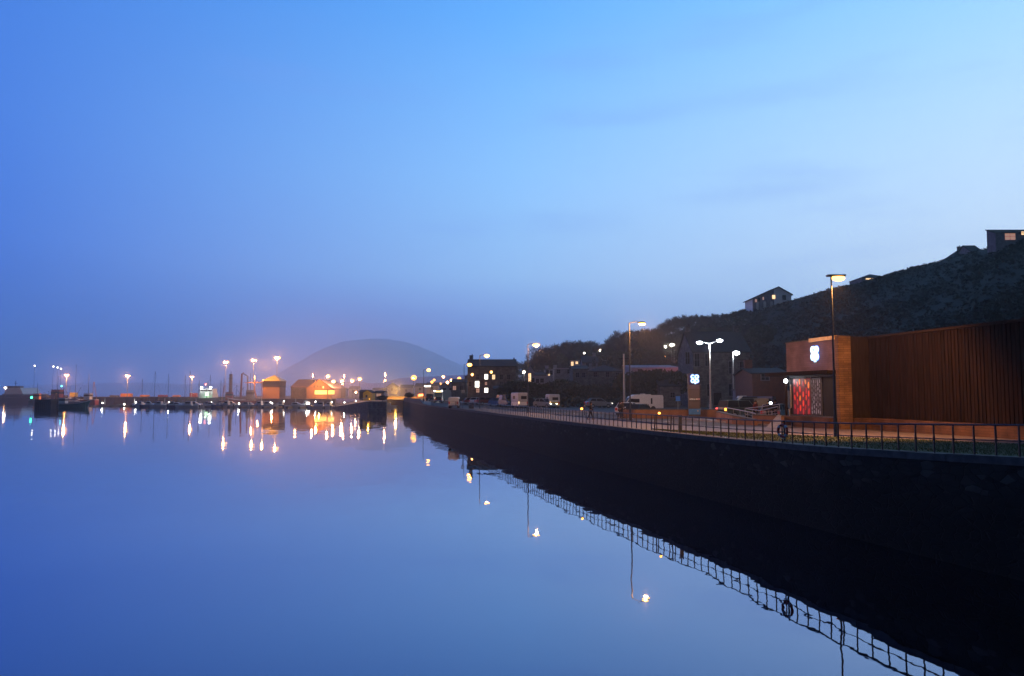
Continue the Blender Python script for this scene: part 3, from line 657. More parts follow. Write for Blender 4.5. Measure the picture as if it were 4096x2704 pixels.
# ================================================================== SIGN TOTEM
tp = P(2777.5, 1672, 72); t = thing('sign_totem', 'tall grey shop totem with glowing emblem on top and blue panel below', 'sign', (tp.x, 72, 3.1), 0)
mat('totem_grey', (.07, .065, .075), (.06, .055, .065), 3, .5); mat('totem_panel', (.10, .09, .105), (.09, .08, .095), 3, .5)
mat('blue_board', (.05, .22, .62), (.04, .18, .55), 3, .5); mat('navy', (.01, .015, .09), (.01, .012, .07), 3, .4)
b = MB(); b.box((0, 0, 2.1), (1.10, .22, 4.2)); b.build('body', MT['totem_grey'], t)
b = MB(); b.box((0, -.125, 3.67), (1.02, .03, .96)); b.build('emblem_panel', MT['navy'], t)
emblem(t, 0.06, 3.72, .80, 0, MT['emblem_glow'], lambda u, v, d: (u, -.142 - d * .5, v))
b = MB()
for z0, z1 in ((2.78, 3.13), (1.72, 2.70), (1.03, 1.62)): b.box((0, -.12, (z0 + z1) / 2), (.96, .03, z1 - z0))
b.build('panel', MT['totem_panel'], t)
b = MB(); b.box((0, -.128, .70), (1.06, .04, .52)); b.build('blue_panel', MT['blue_board'], t)
b = MB(); b.ball((.3, -.14, .76), (.08, .02, .07), 8, 6); b.build('symbol', MT['render_white'], t)
def text(parent, s, size, loc, m_, name='lettering', rx=math.pi / 2, rz=0, ext=.006):
    c = bpy.data.curves.new(name, 'FONT'); c.body = s; c.size = size; c.extrude = ext; c.align_x = 'CENTER'; c.materials.append(m_)
    o0 = bpy.data.objects.new(name, c); COL.objects.link(o0); bpy.context.view_layer.update(); me = bpy.data.meshes.new_from_object(o0.evaluated_get(bpy.context.evaluated_depsgraph_get())); bpy.data.objects.remove(o0)
    if not me.materials: me.materials.append(m_)
    o = bpy.data.objects.new(name, me); COL.objects.link(o); o.parent = parent; o.location = loc; o.rotation_euler = (rx, 0, rz); return o
emat('text_white', (1, 1, 1), .25); emat('text_red', (1, .05, .08), .35)
text(t, 'OPEN 6-10', .15, (-.10, -.141, 1.80), MT['text_white']); text(t, 'LATE', .15, (.36, -.141, 1.80), MT['text_red'])
plight(t, (.1, -.8, 3.8), 14, (.15, .4, 1), .3)
t = thing('blue_notice_sign', 'small blue square notice on a post left of the totem', 'sign', (XZ(2711, 90), 90, 3.15))
b = MB(); b.tube([(0, 0, 0), (0, 0, 1.6)], .04); b.build('post', MT['galvanised'], t)
b = MB(); b.box((0, -.06, 1.72), (.5, .04, .56)); b.build('board', MT['blue_board'], t)
# ================================================================== low boundary wall, ramp, handrails by the car park
def wallrun(name, label, pts, h, th, m_, cap=None):
    t = thing(name, label, 'wall', (0, 0, 0)); b = MB(); c = MB()
    for (a, e) in zip(pts, pts[1:]):
        a, e = Vector(a), Vector(e); d = (e - a).to_2d().normalized(); nn = Vector((-d.y, d.x)) * th / 2
        ha, he = (h, h) if not isinstance(h, tuple) else h
        q = [(a.x + nn.x, a.y + nn.y), (a.x - nn.x, a.y - nn.y), (e.x - nn.x, e.y - nn.y), (e.x + nn.x, e.y + nn.y)]
        k = len(b.v); b.v += [(x, y, z - .3) for (x, y), z in zip(q, (a.z, a.z, e.z, e.z))] + [(x, y, z + h) for (x, y), z in zip(q, (a.z, a.z, e.z, e.z))]
        for f in ((0, 3, 2, 1), (4, 5, 6, 7), (0, 1, 5, 4), (1, 2, 6, 5), (2, 3, 7, 6), (3, 0, 4, 7)): b.f.append(tuple(k + i for i in f))
        nn *= 1.2; q = [(a.x + nn.x, a.y + nn.y), (a.x - nn.x, a.y - nn.y), (e.x - nn.x, e.y - nn.y), (e.x + nn.x, e.y + nn.y)]
        k = len(c.v); c.v += [(x, y, z + h + .002) for (x, y), z in zip(q, (a.z, a.z, e.z, e.z))] + [(x, y, z + h + .08) for (x, y), z in zip(q, (a.z, a.z, e.z, e.z))]
        for f in ((0, 3, 2, 1), (4, 5, 6, 7), (0, 1, 5, 4), (1, 2, 6, 5), (2, 3, 7, 6), (3, 0, 4, 7)): c.f.append(tuple(k + i for i in f))
    b.build('wall_body', MT[m_], t); c.build('wall_coping', MT['coping'], t); return t
pass; MT['wall_render'].name = 'wall_render'
def gp(px, Y, z=3.15): return (XZ(px, Y), Y, z)
wallrun('boundary_wall', 'long low sandstone wall curving round the shop car park', [gp(2484, 77), gp(2492, 74.5), gp(2540, 73.5), gp(2640, 73), gp(2753, 73.4), gp(2870, 73)], .78, .35, 'wall_render')
wallrun('ramp_wall', 'low sloping wall at the foot of the shop ramp', [(*gp(2871, 66)[:2], 3.15), (*gp(2935, 60)[:2], 3.0), (*gp(3020, 57.5)[:2], 2.75)], .75, .3, 'wall_render')
wallrun('forecourt_wall', 'orange lit low wall joining the shop plinth to the ramp', [gp(3015, 59, 3.1), gp(3110, 57, 3.1), gp(3126, 56, 3.1)], .72, .3, 'wall_render')
t = thing('entrance_ramp', 'pale sloping ramp slab up to the shop door', 'ramp', (0, 0, 0))
b = MB(); a1, a2, a3, a4 = gp(3060, 53.0, 3.16), gp(3122, 52.5, 3.16), gp(3122, 55.5, 3.95), gp(3108, 55.5, 3.95); b.quad(a1, a2, a3, a4); b.quad(a1, a4, (a4[0], a4[1], 3.1), (a1[0], a1[1] + .05, 3.1)); b.quad((a1[0], a1[1], 3.1), (a2[0], a2[1], 3.1), (a2[0], a2[1], 3.16), (a1[0], a1[1], 3.16)); b.quad(a2, (a2[0], a2[1], 3.1), (a3[0], a3[1], 3.1), a3); b.quad(a4, a3, (a3[0], a3[1], 3.1), (a4[0], a4[1], 3.1)); b.build('slab', MT['kerbstone'], t)
def handrail(label, pts, h=1.0):
    t = thing('handrail', label, 'handrail', (0, 0, 0), 0, 'handrails by the shop entrance'); pts = [Vector(p) for p in pts]
    b = MB(); b.tube([p + Vector((0, 0, h)) for p in pts], .035, 6); b.build('top_rail', MT['galvanised'], t)
    b = MB(); b.tube([p + Vector((0, 0, h * .5)) for p in pts], .02, 6); b.build('mid_rail', MT['galvanised'], t)
    tot = sum((q - p).length for p, q in zip(pts, pts[1:]))
    for a, e in zip(pts, pts[1:]):
        n = max(1, int((e - a).length / 1.4))
        for i in range(n + (1 if e == pts[-1] else 0)):
            p = a.lerp(e, i / n); b = MB(); b.tube([p, p + Vector((0, 0, h))], .025, 6); b.build('post', MT['galvanised'], t)
def gq(px, py, Y): p = P(px, py, Y); return (p.x, p.y, p.z - 1.0)
handrail('handrail sloping down from the tail lights of the dark estate car', [gq(2908, 1631, 66), gq(2960, 1641, 63), gq(3022, 1654, 60)])
handrail('handrail slanting up to the glazed corner of the shop', [gq(2980, 1634, 66), gq(3050, 1626, 64), gq(3118, 1617, 62)])
handrail('lower handrail crossing behind the ramp posts', [gq(2980, 1634, 66.4), gq(3040, 1643, 63.5), gq(3112, 1626, 60.5)])
# utility pole, roadside posts
t = thing('utility_pole', 'pale wooden utility pole behind the tall street lamp', 'pole', (XZ(2497, 105), 105, 3.15)); b = MB(); b.tube([(0, 0, 0), (0, 0, ZP(1415, 105) - 3.15)], [.17, .12], 8); b.build('pole', MT['galvanised'], t)
b = MB(); b.tube([(-.7, 0, 7), (.7, 0, 7)], .05, 5); b.build('crossarm', MT['timber_dark'], t)
for px, Y, lb in ((2338, 84, 'small round headed bollard by the road, left of the walker'), (1852, 120, 'slim dark road sign post near the white box van')):
    t = thing('road_post', lb, 'post', (XZ(px, Y), Y, 3.15)); b = MB(); hh = .95 if px > 2000 else 2.6; b.tube([(0, 0, 0), (0, 0, hh)], .05, 8); b.build('post', MT['metal_dark'], t)
    b = MB(); b.box((0, 0, hh), (.16, .05, .2) if px > 2000 else (.5, .05, .5)); b.build('head', MT['galvanised'], t)
# waste bins and bench on the promenade
t = thing('bench', 'dark timber bench on the promenade facing the water', 'bench', (XZ(1885, 118), 118, 3.17), math.radians(-75))
for z in (.45,):
    b = MB(); [b.box((0, -.15 + .12 * k, z), (1.8, .09, .04)) for k in range(4)]; b.build('seat', MT['timber_dark'], t)
    b = MB(); [b.box((0, .28, .6 + .13 * k), (1.8, .03, .09)) for k in range(3)]; b.build('backrest', MT['timber_dark'], t)
for x in (-.7, .7):
    b = MB(); b.box((x, 0, .22), (.06, .5, .42)); b.box((x, .27, .6), (.06, .05, .7)); b.build('leg', MT['metal_dark'], t)
t = thing('bollard', 'short dark square bollard beside the railing gate', 'bollard', (ex(46.2) + .95, 46.2, 3.2)); b = MB(); b.box((0, 0, .45), (.2, .2, .9), 0, .92); b.build('bollard_body', MT['metal_dark'], t); b = MB(); b.box((0, 0, .95), (.23, .23, .07)); b.build('bollard_cap', MT['rubber'], t)
for px, py, lb in ((2645, 1664, 'small amber marker light on the promenade railing'), (2242, 1639, 'second amber marker light further along the railing')):
    Y = 47.5 if px > 2500 else 61.0; x = ROADV(Y)
    t = thing('marker_light', lb, 'marker light', (x, Y, gz(Y) + 1.02), 0, 'amber marker lights on the railing'); b = MB(); b.box((0, 0, .03), (.1, .1, .06)); b.build('base', MT['metal_dark'], t); b = MB(); b.ball((0, 0, .10), .075 if px > 2500 else .09, 8, 6); b.build('lens', MT['amber_lamp'], t)

# ================================================================== VEHICLES
mat('car_dark', (.02, .022, .03), (.025, .027, .035), 2, .25, spec=.6); mat('car_blue', (.03, .06, .16), (.03, .055, .14), 2, .25, spec=.6); mat('car_silver', (.3, .31, .33), (.27, .28, .3), 2, .3, metal=.4)
mat('car_red', (.22, .03, .025), (.18, .025, .02), 2, .3, spec=.6); mat('car_green', (.05, .07, .06), (.045, .06, .055), 2, .3); mat('yellow_paint', (.5, .38, .06), (.42, .32, .05), 2, .4)
emat('tail_off', (1, .03, .02), .12, (.3, .01, .01)); emat('tail_on', (1, .05, .03), 3.5); emat('tail_amber', (1, .30, .02), 5); emat('plate_lit', (1, .85, .7), .5)
VD = {}
def car_proto(kind, bodym):
    """car along local +X (front), returns a hidden-free prototype placed on first use"""
    key = (kind, bodym)
    t = thing('parked_car' if kind in ('hatch', 'estate', 'suv') else 'parked_van', '', 'car' if kind in ('hatch', 'estate', 'suv') else 'van')
    if kind == 'hatch':
        Lh, W, prof = 2.0, .84, [(-1.95, .35), (-2.0, .75), (-1.9, .98), (-1.55, 1.05), (.75, .98), (1.55, .82), (1.95, .66), (2.0, .35)]; cab = [(-1.75, 1.0), (-1.3, 1.44), (.15, 1.45), (.95, .95)]; WH = (-1.25, 1.25)
    elif kind == 'estate':
        Lh, W, prof = 2.3, .88, [(-2.25, .38), (-2.3, .8), (-2.2, 1.0), (-1.9, 1.05), (.9, 1.0), (1.8, .85), (2.25, .68), (2.3, .38)]; cab = [(-2.15, 1.02), (-1.85, 1.5), (.2, 1.5), (1.05, .98)]; WH = (-1.4, 1.4)
    elif kind == 'suv':
        Lh, W, prof = 2.3, .93, [(-2.25, .45), (-2.3, .9), (-2.25, 1.12), (-2.0, 1.15), (1.0, 1.12), (1.95, 1.02), (2.25, .85), (2.3, .45)]; cab = [(-2.15, 1.12), (-1.95, 1.78), (.35, 1.8), (1.1, 1.1)]; WH = (-1.4, 1.45)
    else:
        Lh, W, prof = 2.5, .95, [(-2.5, .4), (-2.5, 1.2), (-2.45, 1.25), (1.3, 1.25), (2.1, 1.05), (2.45, .85), (2.5, .4)]; cab = [(-2.47, 1.24), (-2.4, 2.1), (.9, 2.1), (1.75, 1.2)]; WH = (-1.6, 1.6)
    def rounded(b, pr, W0, W1):
        secs = []
        for y, k in ((-W0, .0), (-W0 * .9, 1), (W0 * .9, 1), (W0, 0)):
            q = []
            for x, z in pr:
                cx_, cz_ = 0, .7
                f = .985 if k == 0 else 1
                q.append((x * f, y, z * f + .01 * (1 - k)))
            secs.append(q)
        b.loft(secs)
    b = MB(); rounded(b, prof, W, W); b.build('body', MT[bodym], t)
    b = MB(); secs = []
    for y, s in ((-W * .86, 0), (-W * .74, 1), (W * .74, 1), (W * .86, 0)):
        q = []
        for i, (x, z) in enumerate(cab): q.append((x, y if i in (0, 3) else math.copysign(W * .74, y), z))
        secs.append(q)
    b.loft([[(x, -W * (.9 if i in (0, 3) else .76), z) for i, (x, z) in enumerate(cab)], [(x, W * (.9 if i in (0, 3) else .76), z) for i, (x, z) in enumerate(cab)]]); g = b.build('windows', MT['glass_dark'], t)
    (x0, z0), (x1, z1), (x2, z2), (x3, z3) = cab
    b = MB(); b.box(((x1 + x2) / 2, 0, z1 + .012), (x2 - x1 + .1, W * 1.54, .05)); 
    for s in (-1, 1):
        for (xa, za, xb, zb) in ((x0, z0, x1, z1), (x2, z2, x3, z3)): b.tube([(xa, s * W * .90, za), (xb, s * W * .77, zb)], .035, 5)
        xm = (x1 + x2) / 2; b.tube([(xm, s * W * .905, z0), (xm, s * W * .77, z1)], .04, 5)
        if kind == 'van': b.loft([[(x0, s * W * .9, z0), (xm, s * W * .9, z0), (xm, s * W * .765, z1), (x1, s * W * .765, z1)], [(x0, s * W * .93, z0), (xm, s * W * .93, z0), (xm, s * W * .80, z1), (x1, s * W * .80, z1)]])
    b.build('roof', MT[bodym], t)
    r = .31 if kind != 'suv' else .36
    for x in WH:
        for s in (-1, 1):
            b = MB(); b.tube([(x, s * (W - .17), r), (x, s * (W + .015), r)], r, 14); wq = b.build('wheel', MT['rubber'], t)
            b = MB(); b.tube([(x, s * (W + .0), r), (x, s * (W + .03), r)], r * .6, 10); b.build('rim', MT['galvanised'], wq)
    zt = prof[1][1] + .02
    for s in (-1, 1):
        b = MB(); b.box((-Lh + .03, s * W * .78, zt), (.12, W * .28, .26)); b.build('tail_light', MT['tail_off'], t)
        b = MB(); b.box((Lh - .10, s * W * .74, prof[-2][1] + .02), (.22, W * .3, .14)); b.build('headlight', MT['offwhite'], t)
        b = MB(); b.box((x3 - .15, s * (W + .07), z3 + .04), (.12, .16, .12)); b.build('mirror', MT[bodym], t)
    b = MB(); b.box((-Lh - .005, 0, .55), (.02, .5, .12)); b.build('number_plate', MT['white_paint'], t)
    return t
PROT = {}
def car(kind, bodym, px, Y, rz, label, group='cars parked behind the harbour road', z=3.155, scale=1.0, X=None):
    key = (kind, bodym); x = XZ(px, Y) if X is None else X
    if key not in PROT:
        t = car_proto(kind, bodym); PROT[key] = t; t.location = (x, Y, z); t.rotation_euler = (0, 0, math.radians(rz)); tag(t, label, None, group)
    else: t = copy_tree(PROT[key], (x, Y, z), math.radians(rz), label, group)
    t.scale = (scale,) * 3
    return t
def relight(t, name, m_):
    for k in [c for c in bpy.data.objects if c.parent == t and c.name.startswith(name)]:
        me = k.data.copy(); me.materials.clear(); me.materials.append(MT[m_]); k.data = me
# road traffic & parked row, left to right
car('van', 'car_dark', 1725, 230, 80, 'dark van waiting on the road with a red light')
car('estate', 'car_dark', 1752, 188, 100, 'dark low car beside the approaching coach')
car('hatch', 'car_red', 1889, 160, 20, 'dark red hatchback parked under the dark tall building, left of the white car', scale=.95)
car('hatch', 'white_paint', 1910, 160, 60, 'small pale car between two red cars below the dark building')
car('estate', 'car_red', 1953, 158, 15, 'wide dark red estate car parked near the brick wall')
t = car('hatch', 'car_blue', 1990, 140, -60, 'dark blue hatchback with one glowing light beside the vans')
relight(t, 'headlight', 'win_warm')
car('van', 'ring_red', 2011, 142, -80, 'narrow orange red panel van between the cars', scale=.95)
car('van', 'car_blue', 2031, 134, -70, 'blue van with pale roof left of the boxy campervan', scale=.95)
car('hatch', 'car_dark', 2135, 128, -30, 'dark hatchback right behind the boxy campervan', scale=1.05)
t = car('hatch', 'car_silver', 2181, 122, -50, 'silver blue hatchback with one lit lamp facing the road')
relight(t, 'headlight', 'win_white')
car('hatch', 'car_silver', 2394, 124, 15, 'light car with blue tinted roof by the dark hedge', scale=1.05)
t = car('hatch', 'car_dark', 2562, 79, 50, 'dark hatchback in front of the long motorhome', z=2.93)
t = car('hatch', 'white_paint', 2514, 86, 60, 'white hatchback nose beside the lamp post, left of the motorhome', z=3.0)
t = car('suv', 'car_green', 2962, 77, 20, 'dark green estate car with one blazing orange tail light', z=3.0)
for c_ in [c for c in bpy.data.objects if c.parent == t and c.name.startswith('tail_light')]: pass
tl = [c for c in bpy.data.objects if c.parent == t and c.name.startswith('tail_light')]
for k, m_ in zip(tl, ('tail_amber', 'tail_on')):
    me = k.data.copy(); me.materials.clear(); me.materials.append(MT[m_]); k.data = me
relight(t, 'number_plate', 'plate_lit')
car('van', 'car_green', 2998, 86, 150, 'dark people carrier with white reflections behind the handrail', z=3.0, scale=.9)
car('van', 'car_blue', 3010, 92, 150, 'blue roofed van between the dark people carrier and the white lorry', z=3.0)
t = car('estate', 'car_silver', 3100, 70, 60, 'silver car with small red lights by the shop corner', z=3.0)
# car park headlamp glints, each a glowing ball on a stand-in post
for px, py, Y, r, lb in ((2955, 1610, 80, .16, 'bright headlamp of a car seen through the dark people carrier'), (2938, 1611, 81, .11, 'pair of smaller headlamps left of the brightest car park headlamp'), (3083, 1613, 69, .12, 'white headlamp between the two dark shoppers')):
    p = P(px, py, Y); t = thing('headlamp_glint', lb, 'lamp', (p.x, p.y, 3.0), 0, 'headlamp glints in the shop car park'); b = MB(); b.tube([(0, 0, 0), (0, 0, p.z - 3.0 - r)], .04); b.build('post', MT['metal_dark'], t); b = MB(); b.ball((0, 0, p.z - 3.0), r, 8, 6); b.build('bulb', MT['led_white'], t)
# delivery lorry
t = thing('delivery_lorry', 'white box lorry parked behind the shoppers', 'lorry', (XZ(3048, 95), 95, 3.0), math.radians(170))
b = MB(); b.box((-1.2, 0, 1.75), (5.2, 2.2, 2.1)); b.build('cargo_box', MT['white_paint'], t)
b = MB(); b.loft([[(1.45, y, .55), (3.2, y, .55), (3.2, y, 1.3), (2.8, y, 2.15), (1.45, y, 2.2)] for y in (-1.0, 1.0)]); b.build('cab', MT['offwhite'], t)
b = MB(); b.loft([[(2.95, y, 1.9), (3.22, y, 1.35), (3.24, y, 1.36), (2.98, y, 1.92)] for y in (-.9, .9)]); b.build('windscreen', MT['glass_dark'], t)
b = MB(); b.box((-.3, 0, .6), (6.4, .9, .2)); b.build('chassis', MT['rubber'], t)
for x in (-2.6, 2.3):
    for s in (-1, 1): b = MB(); b.tube([(x, s * .8, .42), (x, s * 1.05, .42)], .42, 14); b.build('wheel', MT['rubber'], t)
for s in (-1, 1): b = MB(); b.box((3.2, s * .75, .8), (.06, .3, .2)); b.build('headlight', MT['led_white'] if s > 0 else MT['offwhite'], t)
# coach coming along the road
t = thing('coach', 'approaching coach with two bright headlamps and a yellow display', 'coach', (XZ(1770, 215), 215, 3.1), math.radians(-97))
b = MB(); b.loft([[(-5.5, y, .35), (5.2, y, .35), (5.5, y, 1.0), (5.35, y, 3.05), (5.1, y, 3.25), (-5.5, y, 3.25)] for y in (-1.25, 1.25)]); b.build('body', MT['car_silver'], t)
b = MB(); b.loft([[(5.46, y, 1.25), (5.50, y, 1.25), (5.41, y, 2.6), (5.37, y, 2.6)] for y in (-1.1, 1.1)]); b.build('windscreen', MT['glass_dark'], t)
emat('display_yellow', (1, .62, .04), 2.2)
b = MB(); b.box((5.42, 0, 2.85), (.06, 1.5, .36)); b.build('display', MT['display_yellow'], t)
for s in (-1, 1):
    b = MB(); b.ball((5.5, s * .78, .78), .30, 8, 6); b.build('headlight', MT['head_lamp'], t); b = MB(); b.ball((5.38, s * 1.0, 3.0), .15, 8, 6); b.build('marker_light', MT['head_lamp'], t)
    for x in (-3.2, 3.6): b = MB(); b.tube([(x, s * 1.0, .5), (x, s * 1.27, .5)], .5, 12); b.build('wheel', MT['rubber'], t)
pt = plight(t, (7.5, 0, .9), 300, (1, .95, .85))
t = thing('road_sign', 'glowing red and orange sign low beside the distant road', 'sign', (XZ(1683, 300), 300, 3.1)); emat('sign_red', (1, .12, .03), 2.2); emat('sign_orange', (1, .35, .03), 5)
b = MB(); b.tube([(0, 0, 0), (0, 0, 1.8)], .08); b.build('post', MT['metal_dark'], t); b = MB(); b.prism([(-1.1, 1.0), (1.0, 1.25), (1.1, 2.3), (.2, 2.1), (-1.0, 2.0)], -.1, 0.1); b.build('sign_panel', MT['sign_red'], t)
b = MB(); b.prism([(-.8, 1.3), (.7, 1.5), (.8, 2.0), (-.7, 1.8)], -.16, -.105); b.build('lit_face', MT['sign_orange'], t); plight(t, (0, -1, 1.5), 400, (1, .1, .03))
# white box trailer
def boxvan(label, px0, px1, Y, rz=0, h=2.2, lower='white_paint', upper='white_paint', z=3.14, winm=True, rear=True, name='campervan', cat='campervan', lamp_lit=True, L_=5.4, side_lit=None):
    X = XZ((px0 + px1) / 2, Y); W = (px1 - px0) / F * Y; c_, s_ = abs(math.cos(math.radians(rz))), abs(math.sin(math.radians(rz)))
    t = thing(name, label, cat, (X, Y + L_ * .3, z), math.radians(rz)); Wd = max(1.6, W - L_ * s_ * .9) / max(c_, .5)
    def r_(b, x0, x1, z0, z1, y0=-L_ / 2, y1=L_ / 2, rr=.12):
        secs = []
        for y, k in ((y0, rr), (y0 + rr, 0), (y1 - rr, 0), (y1, rr)):
            secs.append([(x0 + k, y, z0 + k), (x1 - k, y, z0 + k), (x1, y, z0 + k + .05), (x1, y, z1 - k - .12), (x1 - .12 - k, y, z1 - k), (x0 + .12 + k, y, z1 - k), (x0, y, z1 - k - .12), (x0, y, z0 + k + .05)])
        b.loft(secs)
    b = MB(); r_(b, -Wd / 2, Wd / 2, .95, h); b.build('body_upper', MT[upper], t)
    b = MB(); r_(b, -Wd / 2 + .02, Wd / 2 - .02, .35, 1.02); b.build('body_lower', MT[lower], t)
    if winm: b = MB(); b.box((.12, -L_ / 2 - .01, h * .68), (Wd * .56, .04, h * .20)); b.build('rear_window', MT['glass_dark'], t)
    b = MB(); b.box((Wd / 2 + .01, .3, h * .68), (.03, 1.5, .5)); b.box((Wd / 2 + .01, .3, h * .68), (.03, 1.5, .5)) if 0 else None; b.build('side_window', MT['glass_dark'], t)
    b = MB(); b.box((-Wd / 2 - .01, .3, h * .68), (.03, 1.5, .5)); b.build('side_window', MT['glass_dark'], t)
    for s in (-1, 1):
        for y in (-L_ * .28, L_ * .33): b = MB(); b.tube([(s * (Wd / 2 - .28), y, .34), (s * (Wd / 2 - .02), y, .34)], .34, 12); b.build('wheel', MT['rubber'], t)
        b = MB(); b.box((s * (Wd / 2 - .14), -L_ / 2 - .01, .85), (.16, .06, .36)); b.build('tail_light', MT['tail_off'] if s > 0 or not lamp_lit else MT['win_warm'], t)
    b = MB(); b.box((0, -L_ / 2 - .05, .42), (Wd * .9, .16, .16)); b.build('bumper', MT['car_silver'], t)
    return t
boxvan('white box van seen from behind at the roadside', 1800, 1830, 122, 0, 1.75, name='parked_van', cat='van', winm=False, L_=3.2, lamp_lit=False)
boxvan('tall boxy white campervan with a dark rear window', 2048, 2108, 124, 12, 2.45, 'white_paint', 'offwhite')
boxvan('blue roofed campervan with yellowish lower body', 2187, 2237, 122, 4, 2.2, 'yellow_paint', 'offwhite')
# long motorhome
Yv = 104; x0, x1 = XZ(2494, Yv), XZ(2653, Yv); Lm = x1 - x0; t = thing('motorhome', 'long white coachbuilt motorhome parked side on by the hedge', 'motorhome', ((x0 + x1) / 2, Yv + 1.1, 3.1), math.radians(2))
h = ZP(1577, Yv) - 3.1
b = MB(); prof = [(-Lm / 2 + .15, .4), (-Lm / 2, .75), (-Lm / 2 + .35, 1.15), (-Lm / 2 + .85, h * .84), (-Lm / 2 + 1.5, h * .97), (Lm * .18, h), (Lm * .2, h * .95), (Lm / 2 - .1, h * .95), (Lm / 2, h * .85), (Lm / 2, .4)]
b.prism(prof, -1.05, 1.05); b.build('body', MT['white_paint'], t)
b = MB(); b.loft([[(-Lm / 2 + .33, y, 1.18), (-Lm / 2 + .29, y, 1.18), (-Lm / 2 + .74, y, h * .80), (-Lm / 2 + .78, y, h * .80)] for y in (-.95, .95)]); b.build('windscreen', MT['glass_dark'], t)
b = MB(); b.prism([(-Lm / 2 + .5, 1.2), (-Lm / 2 + 1.25, 1.2), (-Lm / 2 + 1.25, h * .74), (-Lm / 2 + .8, h * .74)], -1.075, -1.052); b.build('cab_window', MT['glass_dark'], t)
b = MB(); b.box((-Lm * .19, -1.07, h * .62), (Lm * .17, .05, h * .22)); b.build('side_window', MT['glass_dark'], t)
b = MB(); b.box((Lm * .2, -1.07, h * .6), (.20, .05, h * .34)); b.build('door_window', MT['glass_dark'], t)
for x in (-Lm * .30, Lm * .24):
    for s in (-1, 1): b = MB(); b.tube([(x, s * .8, .34), (x, s * 1.08, .34)], .34, 12); b.build('wheel', MT['rubber'], t)
b = MB(); b.box((Lm * .02, 0, h + .04), (.6, .5, .1)); b.build('roof_vent', MT['offwhite'], t)
# ================================================================== PEOPLE
mat('skin', (.35, .2, .14), (.32, .18, .12), 3, .6); mat('cloth_black', (.012, .012, .014), (.02, .02, .022), 6, .9); mat('cloth_navy', (.015, .02, .04), (.02, .025, .05), 6, .9)
mat('cloth_red', (.12, .02, .02), (.1, .015, .015), 6, .9); mat('hair_dark', (.02, .014, .01), (.03, .02, .015), 9, .8); mat('cloth_brown', (.07, .045, .03), (.06, .04, .025), 6, .9)
def skinobj(name, verts, edges, radii, m_, parent=None, root=0, sub=1):
    me = bpy.data.meshes.new(name); me.from_pydata(verts, edges, []); me.materials.append(m_); o = bpy.data.objects.new(name, me); COL.objects.link(o)
    if parent: o.parent = parent
    md = o.modifiers.new('skin', 'SKIN'); md.use_smooth_shade = True
    for i, (v, r) in enumerate(zip(me.skin_vertices[0].data, radii)):
        v.radius = (r, r) if not isinstance(r, tuple) else r; v.use_root = (i == root)
    if sub: s = o.modifiers.new('sub', 'SUBSURF'); s.levels = sub; s.render_levels = sub
    return o
